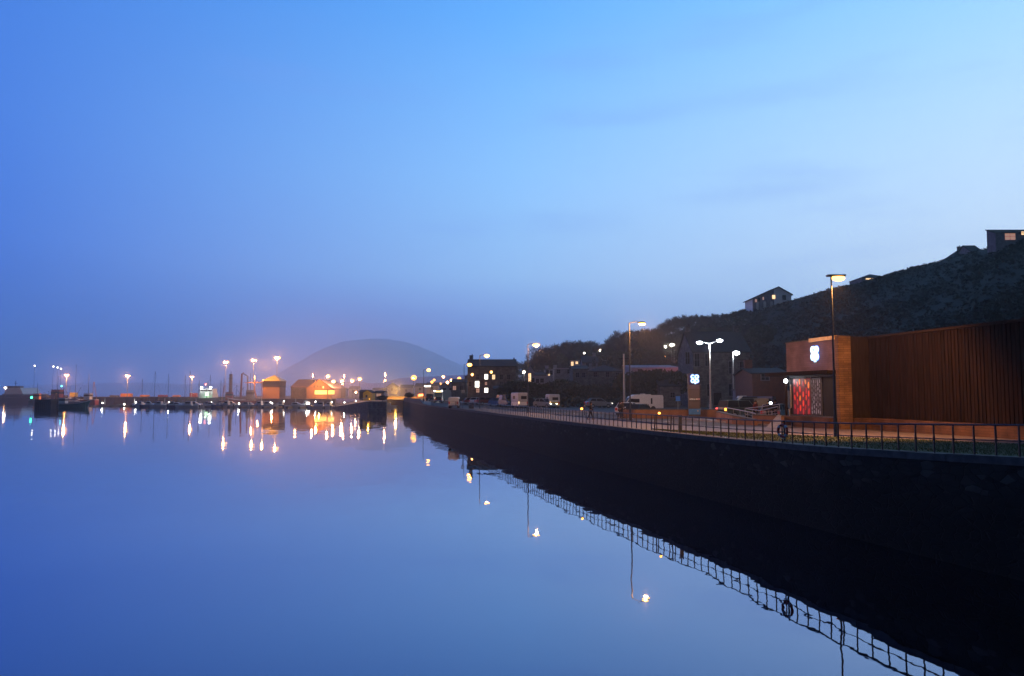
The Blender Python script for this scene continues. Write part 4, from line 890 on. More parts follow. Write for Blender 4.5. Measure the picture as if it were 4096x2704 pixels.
def person(label, px, Y, rz, H=1.7, stride=.18, coat='cloth_black', legs='cloth_navy', lean=.05, arm_bend=.15, z=3.17, bag=False, group=None, hood=False, X=None):
    k = H / 1.72; V = []; E = []; Rr = []
    def v(x, y, zz, r, link=None):
        V.append((x * k, y * k, zz * k)); Rr.append(tuple(q * k for q in r) if isinstance(r, tuple) else r * k)
        if link is not None: E.append((link, len(V) - 1))
        return len(V) - 1
    # facing -Y locally
    pel = v(0, 0, .92, (.15, .11)); wa = v(0, -lean * .3, 1.08, (.13, .10), pel); ch = v(0, -lean, 1.30, (.165, .12), wa); nk = v(0, -lean * 1.3, 1.46, .06, ch); hd = v(0, -lean * 1.5 - .01, 1.56, (.075, .085), nk); tp_ = v(0, -lean * 1.5, 1.66, (.075, .09), hd)
    nose = v(0, -lean * 1.5 - .11, 1.565, .014, hd); 
    for s in (-1, 1): v(s * .082, -lean * 1.5 + .01, 1.57, .018, hd)
    J = {}
    for s in (-1, 1):
        hp = v(s * .09, 0, .86, .095, pel); kn = v(s * .10, -stride * .5 * s - .03, .48, .06, hp); an = v(s * .10, -stride * s + .02 + (.05 if s < 0 else 0), .09, .042, kn); to = v(s * .11, -stride * s - .14, .035, .035, an)
        sh = v(s * .17, -lean, 1.40, .058, ch); el = v(s * .25, -lean + stride * .4 * s + .03, 1.13, .043, sh); wr = v(s * .25, -lean + stride * .7 * s - arm_bend, .90, .03, el); pa = v(s * .245, -lean + stride * .75 * s - arm_bend - .02, .83, (.035, .018), wr)
        for j, (dx, L_) in enumerate(((-.03, .07), (-.01, .08), (.01, .075), (.03, .06))):
            a = v(s * .245 + dx * .3, -lean + stride * .75 * s - arm_bend - .03 + dx, .79, .009, pa); v(s * .245 + dx * .3, -lean + stride * .75 * s - arm_bend - .045 + dx * 1.1, .79 - L_ * .8, .008, a)
        a = v(s * .225, -lean + stride * .75 * s - arm_bend - .06, .81, .010, pa)
        J[s] = (hp, kn, an, sh, el, wr)
    t = skinobj('person', V, E, Rr, MT['skin'])
    t.location = (XZ(px, Y) if X is None else X, Y, z); t.rotation_euler = (0, 0, math.radians(rz)); tag(t, label, 'person', group)
    def sub_(name, idx, links, ex_, m_, extra=None):
        vs = [V[i] for i in idx]; rr = [tuple(q + ex_ for q in Rr[i]) if isinstance(Rr[i], tuple) else Rr[i] + ex_ for i in idx]; skinobj(name, vs, links, rr, MT[m_], t)
    a, b_ = J[-1], J[1]
    sub_('jacket', [pel, wa, ch, nk, a[3], a[4], a[5], b_[3], b_[4], b_[5]], [(0, 1), (1, 2), (2, 3), (2, 4), (4, 5), (5, 6), (2, 7), (7, 8), (8, 9)], .028 * k, coat)
    sub_('trousers', [pel, a[0], a[1], a[2], b_[0], b_[1], b_[2]], [(0, 1), (1, 2), (2, 3), (0, 4), (4, 5), (5, 6)], .018 * k, legs)
    hm_ = MB(); hm_.ball((0, (-lean * 1.5 + .025) * k, 1.635 * k), (.105 * k, .12 * k, (.11 if not hood else .17) * k), 10, 7); hm_.sm = True; hm_.build('hood' if hood else 'hair', MT[coat if hood else 'hair_dark'], t)
    for s, j in ((-1, a), (1, b_)):
        p = V[j[2]]; m2 = MB(); m2.ball((p[0], p[1] - .07 * k, .045 * k), (.05 * k, .14 * k, .045 * k), 8, 5); m2.build('shoe', MT['rubber'], t)
    if bag:
        m2 = MB(); m2.box((.30 * k, -lean - arm_bend, .66 * k), (.12, .3, .3)); tag(m2.build('bag', MT['cloth_brown'], t))
    return t
person('person in dark hooded coat walking on the promenade alone', 2361, 69, 75, 1.52, .22, 'cloth_black', 'cloth_black', hood=True)
person('person in dark jacket walking beside the one in brown', 2478, 72, 100, 1.55, .2, 'cloth_black', 'cloth_navy', group='walkers left of the motorhome')
person('person in brown jacket close beside the dark walker, left of the motorhome', 2487, 73.5, 95, 1.62, .12, 'cloth_brown', 'cloth_navy', group='walkers left of the motorhome')
person('shopper in dark red jacket in front of the white lorry', 3019, 66, 30, 1.72, .1, 'cloth_red', 'cloth_black', z=3.15, group='shoppers by the entrance ramp')
person('shopper in black coat left of the small white headlamp', 3072, 65, -20, 1.7, .1, 'cloth_black', 'cloth_navy', z=3.15, group='shoppers by the entrance ramp')
person('taller shopper in black hooded coat next to the shop corner', 3098, 64, 15, 1.78, .14, 'cloth_black', 'cloth_black', z=3.15, hood=True, group='shoppers by the entrance ramp')
mat('brick_dark', (.09, .035, .025), (.06, .025, .02), 2, .85, .1)
# ================================================================== BUILDINGS
def gnd(X, Y): return max(3.14, hz(X, Y))
def house(label, px0, px1, ytop, Y, d=7.0, yridge=None, roof='gable', wm='house_stone', rm='slate', wins=(), base=None, chim=(), rz=0, name='house', cat='house', doors=(), group=None, over=.25, gside=None):
    """front wall spans px0..px1 at distance Y; windows: (px, py, w, h, material)"""
    X0, X1 = XZ(px0, Y), XZ(px1, Y); W = X1 - X0; Xc = (X0 + X1) / 2
    zt = ZP(ytop, Y); zb = (min(gnd(X0, Y), gnd(X1, Y)) - .4) if base is None else base
    if zb > zt - 2.2: zb = zt - 2.6
    t = thing(name, label, cat, (Xc, Y, zb), math.radians(rz), group); H = zt - zb
    b = MB(); b.bx(-W / 2, W / 2, 0, d, 0, H)
    zr = ZP(yridge, Y + (d / 2 if roof == 'gable' else 0)) - zb if yridge else H + .3 * d
    th = .14
    if roof == 'gable':        # ridge along X
        b.prism([(0.01, H), (d - .01, H), (d / 2, zr)], -W / 2 + .01, W / 2 - .01, 'x')
        r = MB(); sl = (zr - H) / (d / 2)
        r.prism([(-over, H - over * sl + th * .2), (d / 2, zr + th * .2), (d / 2, zr + th * 1.3), (-over, H - over * sl + th * 1.3)], -W / 2 - over, W / 2 + over, 'x')
        r.prism([(d / 2, zr + th * .2), (d + over, H - over * sl + th * .2), (d + over, H - over * sl + th * 1.3), (d / 2, zr + th * 1.3)], -W / 2 - over, W / 2 + over, 'x')
    elif roof == 'gable_front':  # ridge along Y
        b.prism([(-W / 2 + .01, H), (W / 2 - .01, H), (0, zr)], 0.01, d - .01, 'y')
        r = MB(); sl = (zr - H) / (W / 2)
        r.prism([(-W / 2 - over, H - over * sl + th * .2), (0, zr + th * .2), (0, zr + th * 1.3), (-W / 2 - over, H - over * sl + th * 1.3)], -over, d + over, 'y')
        r.prism([(0, zr + th * .2), (W / 2 + over, H - over * sl + th * .2), (W / 2 + over, H - over * sl + th * 1.3), (0, zr + th * 1.3)], -over, d + over, 'y')
    elif roof == 'hip':
        r = MB(); e = min(W, d) / 2 * (1 if W > d * 1.05 else .999); o = over; A = [(-W / 2 - o, -o), (W / 2 + o, -o), (W / 2 + o, d + o), (-W / 2 - o, d + o)]
        p1, p2 = (-W / 2 + e, d / 2, zr), (W / 2 - e, d / 2, zr)
        if p2[0] - p1[0] < .05: p1 = (-.03, d / 2, zr); p2 = (.03, d / 2, zr)
        k = len(r.v); r.v += [(x, y, H) for x, y in A] + [p1, p2] + [(x, y, H + .12) for x, y in A]; 
        r.f += [(k, k + 3, k + 2, k + 1), (k, k + 1, k + 7, k + 6), (k + 1, k + 2, k + 8, k + 7), (k + 2, k + 3, k + 9, k + 8), (k + 3, k, k + 6, k + 9), (k + 6, k + 7, k + 5, k + 4), (k + 7, k + 8, k + 5), (k + 8, k + 9, k + 4, k + 5), (k + 9, k + 6, k + 4)]
    elif roof == 'flat':
        r = MB(); r.bx(-W / 2 - .12, W / 2 + .12, -.12, d + .12, H + .003, H + .22)
    elif roof == 'mono':
        r = MB(); r.prism([(-over, H), (d + over, zr), (d + over, zr + .15), (-over, H + .15)], -W / 2 - over, W / 2 + over, 'x'); b.prism([(0.01, H - .01), (d - .01, H - .01), (d - .01, zr)], -W / 2 + .01, W / 2 - .01, 'x')
    b.build('wall', MT[wm], t); ro = r.build('roof', MT[rm], t)
    for px in chim:
        x = XZ(px, Y) - Xc; x = max(-W / 2 + .5, min(W / 2 - .5, x)); zc = (zr if roof != 'flat' else H); yc = d / 2
        c_ = MB(); c_.box((x, yc, zc + .35), (.9, .6, 1.5)); c_.box((x, yc, zc + 1.13), (1.0, .7, .1)); co = c_.build('chimney', MT[wm], ro)
        for dx in (-.22, .22): c_ = MB(); c_.tube([(x + dx, yc, zc + 1.15), (x + dx, yc, zc + 1.5)], .11, 6)
        c_.build('chimney_pot', MT['timber_dark'], ro)
    for (px, py, w_, h_, m_) in wins:
        p = P(px, py, Y); x, z = p.x - Xc, p.z - zb
        f = MB(); o = .07
        f.box((x, -.03, z + h_ / 2 + o / 2), (w_ + 2 * o, .1, o)); f.box((x, -.05, z - h_ / 2 - o / 2), (w_ + 3 * o, .16, o))
        f.box((x - w_ / 2 - o / 2, -.03, z), (o, .1, h_)); f.box((x + w_ / 2 + o / 2, -.03, z), (o, .1, h_)); f.box((x, -.028, z), (w_, .05, .05)); f.box((x, -.026, z), (.05, .05, h_))
        fo = f.build('window', MT['render_grey' if wm != 'render_white' else 'timber_dark'], t); g = MB(); g.box((x, -.012, z), (w_, .02, h_)); g.build('pane', MT[m_], fo)
    for px, w_ in doors:
        x = XZ(px, Y) - Xc; f = MB(); f.box((x, -.03, 1.4), (w_, .08, 2.1)); do = f.build('door', MT['timber_dark'], t); f = MB(); f.box((x + w_ * .35, -.09, 1.4), (.12, .06, .06)); f.build('handle', MT['galvanised'], do)
    return t
GD = 'glass_dark'
# big dark building at the far end of the car park
t = house('tall dark three storey building with a few bright windows', 1870, 2062, 1466, 190, 11, 1440, 'gable', 'house_stone', 'slate',
      [(1908.5, 1537, 1.0, 1.5, 'win_white'), (1945, 1507, .8, 1.2, 'win_white'), (1975, 1508, .75, 1.1, 'win_warm'), (1945, 1561, .85, 1.1, 'win_white'), (1944, 1534, .5, .7, 'win_dim'), (1911, 1562, .8, 1.0, 'win_dim'), (1909, 1507, .8, 1.2, GD), (2005, 1508, .8, 1.2, GD), (2005, 1536, .8, 1.2, GD), (2035, 1508, .8, 1.2, GD), (2035, 1536, .8, 1.2, GD), (1880, 1536, .7, 1.2, GD)], chim=(1880,), base=3.1, doors=((1990, 1.2),))
plight(t, (-7.0, -1.5, 5), 120, SOD)
for px, py, lb in ((1889, 1498, 'round wall lamp high on the left of the dark tall building'), (1965, 1488, 'round wall lamp high on the right of the dark tall building')):
    p = P(px, py, 186); t = thing('wall_lamp', lb, 'lamp', (p.x, p.y, 3.1), 0, 'wall lamps before the dark building'); b = MB(); b.tube([(.9, 0, 0), (.9, 0, p.z - 3.0)], .05); b.build('pole', MT['metal_dark'], t); b = MB(); b.ball((0, 0, p.z - 3.1), .36, 10, 6); b.build('bulb', MT['sodium_far'], t); b = MB(); b.tube([(0, 0, p.z - 3.05), (.9, 0, p.z - 3.1)], .04); b.build('bracket', MT['metal_dark'], t); plight(t, (0, -.5, p.z - 3.3), 60, SOD)
house('lower dark terrace left of the tall dark building', 1806, 1868, 1530, 230, 10, 1518, 'gable', 'house_stone', 'slate', [(1818, 1552, .9, 1.2, 'win_dim'), (1845, 1552, .9, 1.2, GD)], chim=(1862,), base=3.1)
house('small pink lit house beside the distant road', 1760, 1796, 1545, 262, 8, 1532, 'gable_front', 'render_pale', 'slate', [(1778, 1560, 1.0, 1.2, GD)], base=3.1)
house('narrow orange lit gable house by the street lamps', 1796, 1808, 1540, 245, 8, 1526, 'gable_front', 'render_pale', 'slate', [(1802, 1560, .6, 1.0, GD)], base=3.1)
house('low red brick store beside the parked vans', 1975, 2022, 1557, 170, 6, 1546, 'gable', 'house_stone', 'slate', [(2000, 1575, .7, .8, GD)], base=3.1)
# church spire
t = thing('church', 'small distant church with a thin pointed spire', 'church', (XZ(2056, 330), 330, 6)); b = MB(); b.bx(-1.6, 1.6, 0, 3.2, 0, ZP(1460, 330) - 6); b.build('tower', MT['house_stone'], t)
b = MB(); zt = ZP(1461, 330) - 6; k = ZP(1428, 330) - 6; b.v += [(-1.7, -.1, zt), (1.7, -.1, zt), (1.7, 3.3, zt), (-1.7, 3.3, zt), (0, 1.6, k)]; b.f += [(0, 1, 4), (1, 2, 4), (2, 3, 4), (3, 0, 4), (3, 2, 1, 0)]; b.build('spire', MT['slate'], t)
b = MB(); b.bx(-9, -1.6, .2, 3, 0, zt * .55); b.prism([(0, zt * .55), (3.2, zt * .55), (1.6, zt * .8)], -9, -1.62, 'x'); b.build('nave', MT['house_stone'], t)
# houses stepping up the hillside
house('grey gabled house behind the boxy campervan', 2100, 2141, 1492, 205, 9, 1462, 'gable_front', 'render_pale', 'slate', [(2118, 1510, .8, 2.2, 'win_warm'), (2132, 1520, .7, 1.0, GD)], base=3.1, chim=())
house('lower lean to house with a dim doorway, right of the grey gable', 2141, 2182, 1502, 200, 7, 1492, 'gable', 'render_pale', 'slate', [(2150, 1524, .7, 1.0, GD), (2168, 1522, .8, 1.0, GD), (2155, 1543, .9, .8, 'win_dim')], base=3.1)
house('taller flat topped house with one small round light', 2181, 2215, 1478, 203, 8, None, 'flat', 'render_pale', 'coping', [(2196, 1499, .45, .45, 'win_warm'), (2205, 1490, .6, 1.0, GD), (2190, 1488, .6, 1.0, GD)], base=3.1, chim=(2190,))
house('wide grey flat roofed house between two gabled houses', 2217, 2302, 1475, 215, 9, None, 'flat', 'render_grey', 'render_pale', [(2234, 1486, .9, 1.0, GD), (2277, 1486, 1.0, 1.1, GD), (2294, 1512, .8, 1.0, GD)], chim=(2222,))
house('two storey brown stone house nearest the dark hedges', 2292, 2352, 1478, 165, 9, 1466, 'gable', 'house_stone', 'slate', [(2310, 1500, .7, 1.0, GD), (2335, 1500, .7, 1.0, GD), (2312, 1552, .7, 1.0, GD), (2308, 1574, .8, .7, 'win_dim')], base=3.1)
house('long dark roofed house with two pale sills, above the hedge', 2353, 2497, 1487, 180, 10, 1456, 'hip', 'house_stone', 'slate', [(2381, 1498, .8, 1.1, GD), (2430, 1498, .8, 1.1, GD), (2470, 1500, .8, 1.1, GD)], chim=(2385,))
house('small white house on the slope with two warm windows', 2282, 2336, 1441, 262, 8, 1434, 'mono', 'render_white', 'slate', [(2289, 1455, .8, 1.4, 'win_warm'), (2307, 1451, .8, .8, 'win_warm'), (2325, 1448, .7, .8, GD)])
house('house with steep grey roof rising behind the white slope house', 2332, 2392, 1452, 240, 9, 1426, 'gable', 'render_grey', 'slate', [(2350, 1460, .8, 1.0, GD)], chim=(2384,))
house('long low pale shed lit pink on one end, on the slope', 2527, 2722, 1472, 190, 14, 1455, 'mono', 'render_pale', 'render_pale', [(2560, 1484, 1.0, .8, GD), (2640, 1484, 1.0, .8, GD)])
house('small low gabled outhouse left of the great stone house', 2640, 2722, 1545, 128, 8, 1512, 'gable', 'house_stone', 'slate', [(2690, 1580, .7, .8, GD)], base=3.1)
t = house('great dark stone house with steep slate roof behind the lamps', 2775, 3003, 1408, 132, 12, 1330, 'gable', 'house_stone', 'slate', [(2750, 1432, .7, 2.0, GD), (2788, 1440, .8, 2.2, GD), (2830, 1440, .8, 2.0, GD), (2925, 1470, .8, 2.1, GD), (2788, 1520, .8, 2.0, GD), (2838, 1560, .8, 2.0, GD), (2925, 1560, .8, 2.0, GD), (2968, 1470, .8, 2.0, GD)], chim=(2735, 2990), base=3.1, doors=((2870, 1.3),))
t = house('low orange lit house behind the shop canopy', 3010, 3150, 1496, 92, 7, 1478, 'gable', 'brick_dark', 'slate', [(3060, 1508, .9, .7, GD)], base=3.1, chim=(3030,))
house('white garage with blue doors behind the shoppers', 2985, 3100, 1562, 100, 6, None, 'flat', 'render_grey', 'coping', [(3048, 1588, 1.0, 1.6, 'render_pale')], base=3.1)
# houses on the skyline
Yk = 272; t = thing('house', 'white and dark gabled house standing on the skyline with a warm window', 'house', (XZ(3113, Yk), Yk, ZP(1243, Yk)), 0)
def kq(px, py): p = P(px, py, Yk); return (p.x - t.location.x, p.z - t.location.z)
pl, pa, pr = kq(3010, 1196), kq(3113, 1149), kq(3165, 1178)
b = MB(); b.prism([(pl[0], -1), (pr[0], -1), pr, pa, pl], 0, 9); b.build('wall', MT['white_paint'], t)
b = MB(); x1 = kq(3096, 1200)[0]; b.prism([(pl[0] + .01, -.9), (x1, -.9), (x1, kq(3096, 1158)[1]), (pl[0] + .01, pl[1] - .05)], -.12, -.01); b.build('timber_front', MT['render_grey'], t)
for px in (3028, 3058, 3086): b = MB(); x = kq(px, 1200)[0]; b.bx(x - .45, x + .45, -.16, -.125, -.8, kq(px, 1206)[1]); b.build('pale_panel', MT['render_white'], t)
ro = MB(); ro.prism([(pl[0] - .6, pl[1] - .30), (pa[0], pa[1]), (pa[0], pa[1] + .3), (pl[0] - .6, pl[1])], -.5, 9.4); ro.prism([(pa[0], pa[1]), (pr[0] + .5, pr[1] - .28), (pr[0] + .5, pr[1] + .02), (pa[0], pa[1] + .3)], -.5, 9.4); ro.build('roof', MT['slate'], t)
for px, py, w_, h_, m_ in ((3094, 1188, 1.1, 1.4, 'win_warm'), (3136, 1190, 1.1, 1.6, 'glass_dark'), (3136, 1214, .9, 1.0, 'glass_dark'), (3023, 1203, .7, 1.1, 'win_dim'), (3036, 1199, .5, 1.1, 'glass_dark'), (3052, 1194, .5, 1.1, 'win_dim'), (3112, 1222, .9, 1.3, 'glass_dark')):
    x, z_ = kq(px, py); f = MB(); f.bx(x - w_ / 2 - .08, x + w_ / 2 + .08, -.19, -.13, z_ - h_ / 2 - .08, z_ + h_ / 2 + .08); fo = f.build('window', MT['timber_dark'], t); f = MB(); f.bx(x - w_ / 2, x + w_ / 2, -.21, -.192, z_ - h_ / 2, z_ + h_ / 2); f.build('pane', MT[m_], fo)
house('low bungalow roof peeping over the skyline behind the near lamp', 3462, 3580, 1112, 242, 9, 1088, 'hip', 'render_grey', 'slate', [(3478, 1116, 2.4, .5, 'win_warm')])
house('dark bungalow with hipped roof on the upper skyline', 3840, 3912, 1030, 214, 6, 995, 'hip', 'render_grey', 'slate', [(3850, 1040, 1.0, .8, GD)], chim=(3885,))
house('sloping roofed garage joining the upper skyline bungalow', 3908, 3952, 1006, 210, 7, 984, 'gable', 'render_grey', 'slate', [(3930, 1014, 1.0, .6, GD)])
house('dark long house at the top of the skyline with a red lit window', 4010, 4330, 934, 188, 3.5, 908, 'mono', 'render_grey', 'timber_dark', [(4040, 946, 2.6, 1.7, 'win_dim'), (4092, 933, .9, .8, 'win_warm'), (4150, 946, 1.2, 1.6, GD)])
# light points among the hillside houses
HL = 'small lamps scattered over the hillside'
for i, (px, py, Y, m_, r, lb) in enumerate([(2337, 1412.5, 250, 'lamp_white', .28, 'small white lamp at the left end of the hillside trees'), (2377, 1417, 262, 'lamp_white', .5, 'brightest white lamp under the hillside trees'), (2401, 1401, 275, 'win_warm', .5, 'faint cream lamp under the hillside trees'), (2530, 1436, 230, 'lamp_white', .32, 'twin white lamp just right of the tall street lamp'), (2661, 1386.5, 250, 'lamp_white', .42, 'pale lamp left of the bright pair on the slope'), (2686, 1380, 250, 'lamp_white', .55, 'bright lamp of the pair lighting a wall on the slope'), (2696, 1380, 251, 'lamp_white', .36, 'right hand smaller lamp of the bright pair on the slope'), (2655, 1424, 225, 'sodium', .48, 'orange street lamp on the slope above the pink shed'), (2176, 1545, 185, 'led_white', .3, 'white lamp low beside the dark shrub near the campervans'), (2029, 1516, 215, 'led_white', .3, 'faint white lamp right of the dark tall building'), (2096, 1487, 215, 'win_warm', .45, 'dim cream wall light on the grey gable')]):
    p = P(px, py, Y); g0 = gnd(p.x, Y); t = thing('slope_lamp', lb, 'lamp', (p.x, Y, min(g0, p.z - 2)), 0, HL); z = p.z - t.location.z
    b = MB(); b.tube([(0, 0, 0), (0, 0, z)], .07); b.build('pole', MT['metal_dark'], t); b = MB(); b.ball((0, -.1, z), r, 8, 6); b.build('bulb', MT[m_], t)
    if r > .4: plight(t, (0, -.6, z - .3), 900 if m_ != 'sodium' else 1500, (1, .95, .7) if m_ != 'sodium' else (1, .3, .15))
plight(bpy.data.objects['hillside'], (XZ(2690, 188), 184, ZP(1440, 188)), 900, (1, .25, .25))
# ================================================================== TREES AND SHRUBS
def tree_mesh(seed, h=7.5, spread=3.6, n=2600, tw=.035, wind=.25, leaf=False):
    rg = random.Random(seed); T = MB(); C = MB(); tips = []
    th = h * rg.uniform(.22, .34)
    def limb(p, d, L_, r, lev):
        q = p; pts = [p]; rs = [r]
        for i in range(3):
            d = (d + Vector((rg.uniform(-.2, .2) + wind * .12, rg.uniform(-.2, .2), rg.uniform(-.05, .12)))).normalized(); q = q + d * L_ / 3; pts.append(q); rs.append(r * (1 - .22 * (i + 1)))
        T.tube(pts, rs, 5 if lev < 2 else 3, False); tips.append((q, d, lev)); 
        if lev < 3:
            for k in range(3 if lev < 2 else 2):
                a = rg.uniform(0, 6.28); nd = (d + Vector((math.cos(a), math.sin(a), rg.uniform(-.15, .5))) * rg.uniform(.5, .9)).normalized(); limb(pts[rg.choice((2, 3))], nd, L_ * rg.uniform(.6, .8), rs[3] * .75, lev + 1)
    T.tube([(0, 0, -.6), (0, 0, 0), (wind * .3, 0, th)], [.26, .2, .15], 7)
    for k in range(6):
        a = k * 1.05 + rg.uniform(-.3, .3); limb(Vector((wind * .3, 0, th)), Vector((math.cos(a) * .75, math.sin(a) * .75, rg.uniform(.45, 1.1))).normalized(), (h - th) * .42, .10, 0)
    cx, cz = wind * h * .25, th + (h - th) * .5
    cl = [(Vector((cx + rg.gauss(0, .42) * spread, rg.gauss(0, .42) * spread, cz + rg.uniform(-.35, .42) * (h - th))), rg.uniform(.45, 1.15)) for _ in range(34)]
    for i in range(n):
        if rg.random() < .55: c_, s_ = rg.choice(cl); p = c_ + Vector((rg.gauss(0, .5), rg.gauss(0, .5), rg.gauss(0, .45))) * s_
        else: q, d, lv = rg.choice(tips); p = q + Vector((rg.gauss(0, .35), rg.gauss(0, .35), rg.gauss(0, .35)))
        e = ((p.x - cx) / spread) ** 2 + (p.y / spread) ** 2 + ((p.z - cz) / ((h - th) * .56)) ** 2
        if e > 1.25: continue
        out_ = Vector((p.x - cx, p.y, (p.z - th) * .9)).normalized(); d = (out_ + Vector((rg.gauss(0, .5), rg.gauss(0, .5), rg.gauss(0, .4) + .2))).normalized()
        L_ = rg.uniform(.35, .95); q = Vector((rg.gauss(0, 1), rg.gauss(0, 1), rg.gauss(0, 1))).cross(d).normalized()
        if leaf:
            L_ *= .35; w_ = .16; a = p + q * w_; b2 = p - q * w_; e_ = p + d * L_; C.v += [tuple(a), tuple(e_), tuple(b2), tuple(p - d * L_ * .6)]; k = len(C.v); C.f.append((k - 4, k - 3, k - 2, k - 1))
        else:
            C.v += [tuple(p + q * tw), tuple(p - q * tw), tuple(p + d * L_ + q * .006), ]; k = len(C.v); C.f.append((k - 3, k - 2, k - 1))
            f = (d + q * .8).normalized(); m_ = p + d * L_ * .4; C.v += [tuple(m_ + d * tw * .8), tuple(m_ - d * tw * .8), tuple(m_ + f * L_ * .55)]; k = len(C.v); C.f.append((k - 3, k - 2, k - 1))
    return T.mesh('trunk', MT['bark']), C.mesh('crown', MT['leaf' if leaf else 'twig'])
BARE = [tree_mesh(s, h, sp, n, .05, w) for s, h, sp, n, w in ((1, 8.5, 4.3, 4600, .5), (2, 9.5, 4.0, 4200, .3), (3, 7.0, 4.4, 4200, .6), (4, 8, 3.4, 3600, .2))]
LEAFY = [tree_mesh(s, h, sp, n, .05, w, True) for s, h, sp, n, w in ((11, 5.5, 3.2, 5200, .2), (12, 4.2, 3.0, 4800, .1), (13, 6.5, 2.6, 5200, .1))]
def tree(px, Y, kind, i, sc_, label, group, rz=None, name='bare_tree', cat='tree', top=None, zoff=0):
    X = XZ(px, Y); z = gnd(X, Y) + zoff
    if top is not None:
        H0 = {('b', 0): 8.3, ('b', 1): 9.2, ('b', 2): 6.9, ('b', 3): 7.8, ('l', 0): 5.4, ('l', 1): 4.1, ('l', 2): 6.4}[(kind, i)]; sc_ = (ZP(top, Y) - z) / H0
    t = thing(name, label, cat, (X, Y, z), random.uniform(0, 6.28) if rz is None else rz, group)
    t.scale = (sc_ * random.uniform(.95, 1.1), sc_ * random.uniform(.95, 1.1), sc_)
    for nm, me in zip(('trunk', 'crown'), (BARE if kind == 'b' else LEAFY)[i]):
        o = bpy.data.objects.new(nm, me); COL.objects.link(o); o.parent = t
    return t
ORD = ['first', 'second', 'third', 'fourth', 'fifth', 'sixth', 'seventh', 'eighth', 'ninth', 'tenth', 'eleventh', 'twelfth', 'thirteenth', 'fourteenth', 'fifteenth', 'sixteenth', 'seventeenth', 'eighteenth', 'nineteenth', 'twentieth'] + ['twenty-' + q for q in ('first', 'second', 'third', 'fourth', 'fifth', 'sixth', 'seventh', 'eighth', 'ninth')]
# skyline trees: (px, Y, top y, kind)
SK = [(2092, 300, 1448, 'b3'), (2122, 290, 1445, 'b1'), (2165, 330, 1432, 'b2'), (2192, 300, 1398, 'b0'), (2222, 320, 1386, 'b2'), (2255, 330, 1378, 'b0'), (2290, 320, 1370, 'b1'), (2318, 325, 1368, 'b3'), (2345, 320, 1372, 'b0'),
      (2378, 330, 1384, 'b2'), (2408, 335, 1378, 'b0'), (2440, 330, 1374, 'b3'), (2470, 320, 1346, 'b1'), (2500, 320, 1332, 'b0'), (2535, 325, 1326, 'b1'), (2566, 325, 1322, 'b3'), (2596, 320, 1322, 'b0'), (2628, 315, 1316, 'b2'),
      (2662, 310, 1296, 'b0'), (2694, 300, 1280, 'b1'), (2728, 298, 1270, 'b2'), (2762, 292, 1266, 'b0'), (2796, 290, 1262, 'b1'), (2828, 285, 1264, 'b2'), (2866, 285, 1258, 'b0'), (2905, 282, 1254, 'b3'), (2945, 278, 1246, 'b2'), (2978, 272, 1238, 'b0')]
for i, (px, Y, top, k) in enumerate(SK):
    tree(px, Y, k[0], int(k[1]), 1, '%s bare tree from the left in the row along the hill skyline' % ORD[i], 'bare trees along the hill skyline', top=top)
LW = [(2180, 255, 1425, 'b0'), (2215, 262, 1418, 'l2'), (2262, 268, 1412, 'b2'), (2345, 272, 1408, 'l0'), (2385, 275, 1402, 'b3'), (2425, 262, 1400, 'b1'), (2452, 250, 1400, 'l2'), (2490, 255, 1382, 'b0'), (2525, 262, 1372, 'b2'), (2565, 262, 1366, 'l0'), (2600, 262, 1358, 'b3'), (2640, 255, 1345, 'b0'),
      (2712, 255, 1336, 'b1'), (2560, 225, 1412, 'l1'), (2605, 222, 1415, 'l0'), (2750, 250, 1322, 'b0'), (2790, 248, 1318, 'b2'), (2835, 240, 1310, 'l2'), (2880, 240, 1312, 'b1'), (2925, 230, 1310, 'b3'), (2970, 225, 1316, 'l0'), (3010, 220, 1300, 'b2'), (3050, 215, 1310, 'l1')]
for i, (px, Y, top, k) in enumerate(LW):
    tree(px, Y, k[0], int(k[1]), 1, '%s from the left of the darker trees lower down the wooded slope' % ORD[i], 'trees on the wooded slope', top=top, name='slope_tree')
SH = [(1636, 252, 1571, 'round dark bush beside the orange road lamp'), (2060, 150, 1530, 'dark shrub left of the boxy campervan roof'), (2098, 152, 1527, 'broad dark shrub above the boxy campervan'), (2140, 150, 1540, 'dark shrub right of the boxy campervan'), (2215, 140, 1535, 'dark shrub over the silver blue hatchback'), (2252, 140, 1528, 'dense dark shrub right of the yellow campervan'), (2285, 138, 1530, 'dark shrub below the brown stone house'), (2372, 140, 1545, 'dark bush under the long dark roofed house'), (2420, 140, 1540, 'dark bush above the light parked car'), (2460, 138, 1542, 'dark bush left of the utility pole'), (2530, 135, 1498, 'tall dark evergreen hedge bush behind the motorhome cab'), (2570, 135, 1496, 'tall dark hedge bush over the middle of the motorhome'), (2612, 133, 1494, 'tall dark hedge bush over the back of the motorhome'), (2650, 132, 1492, 'tall dark hedge bush nearest the outhouse gable')]
for i, (px, Y, top, lb) in enumerate(SH):
    tree(px, Y, 'l', i % 2, 1, lb, 'dark shrubs behind the car park', top=top, name='shrub', cat='shrub')
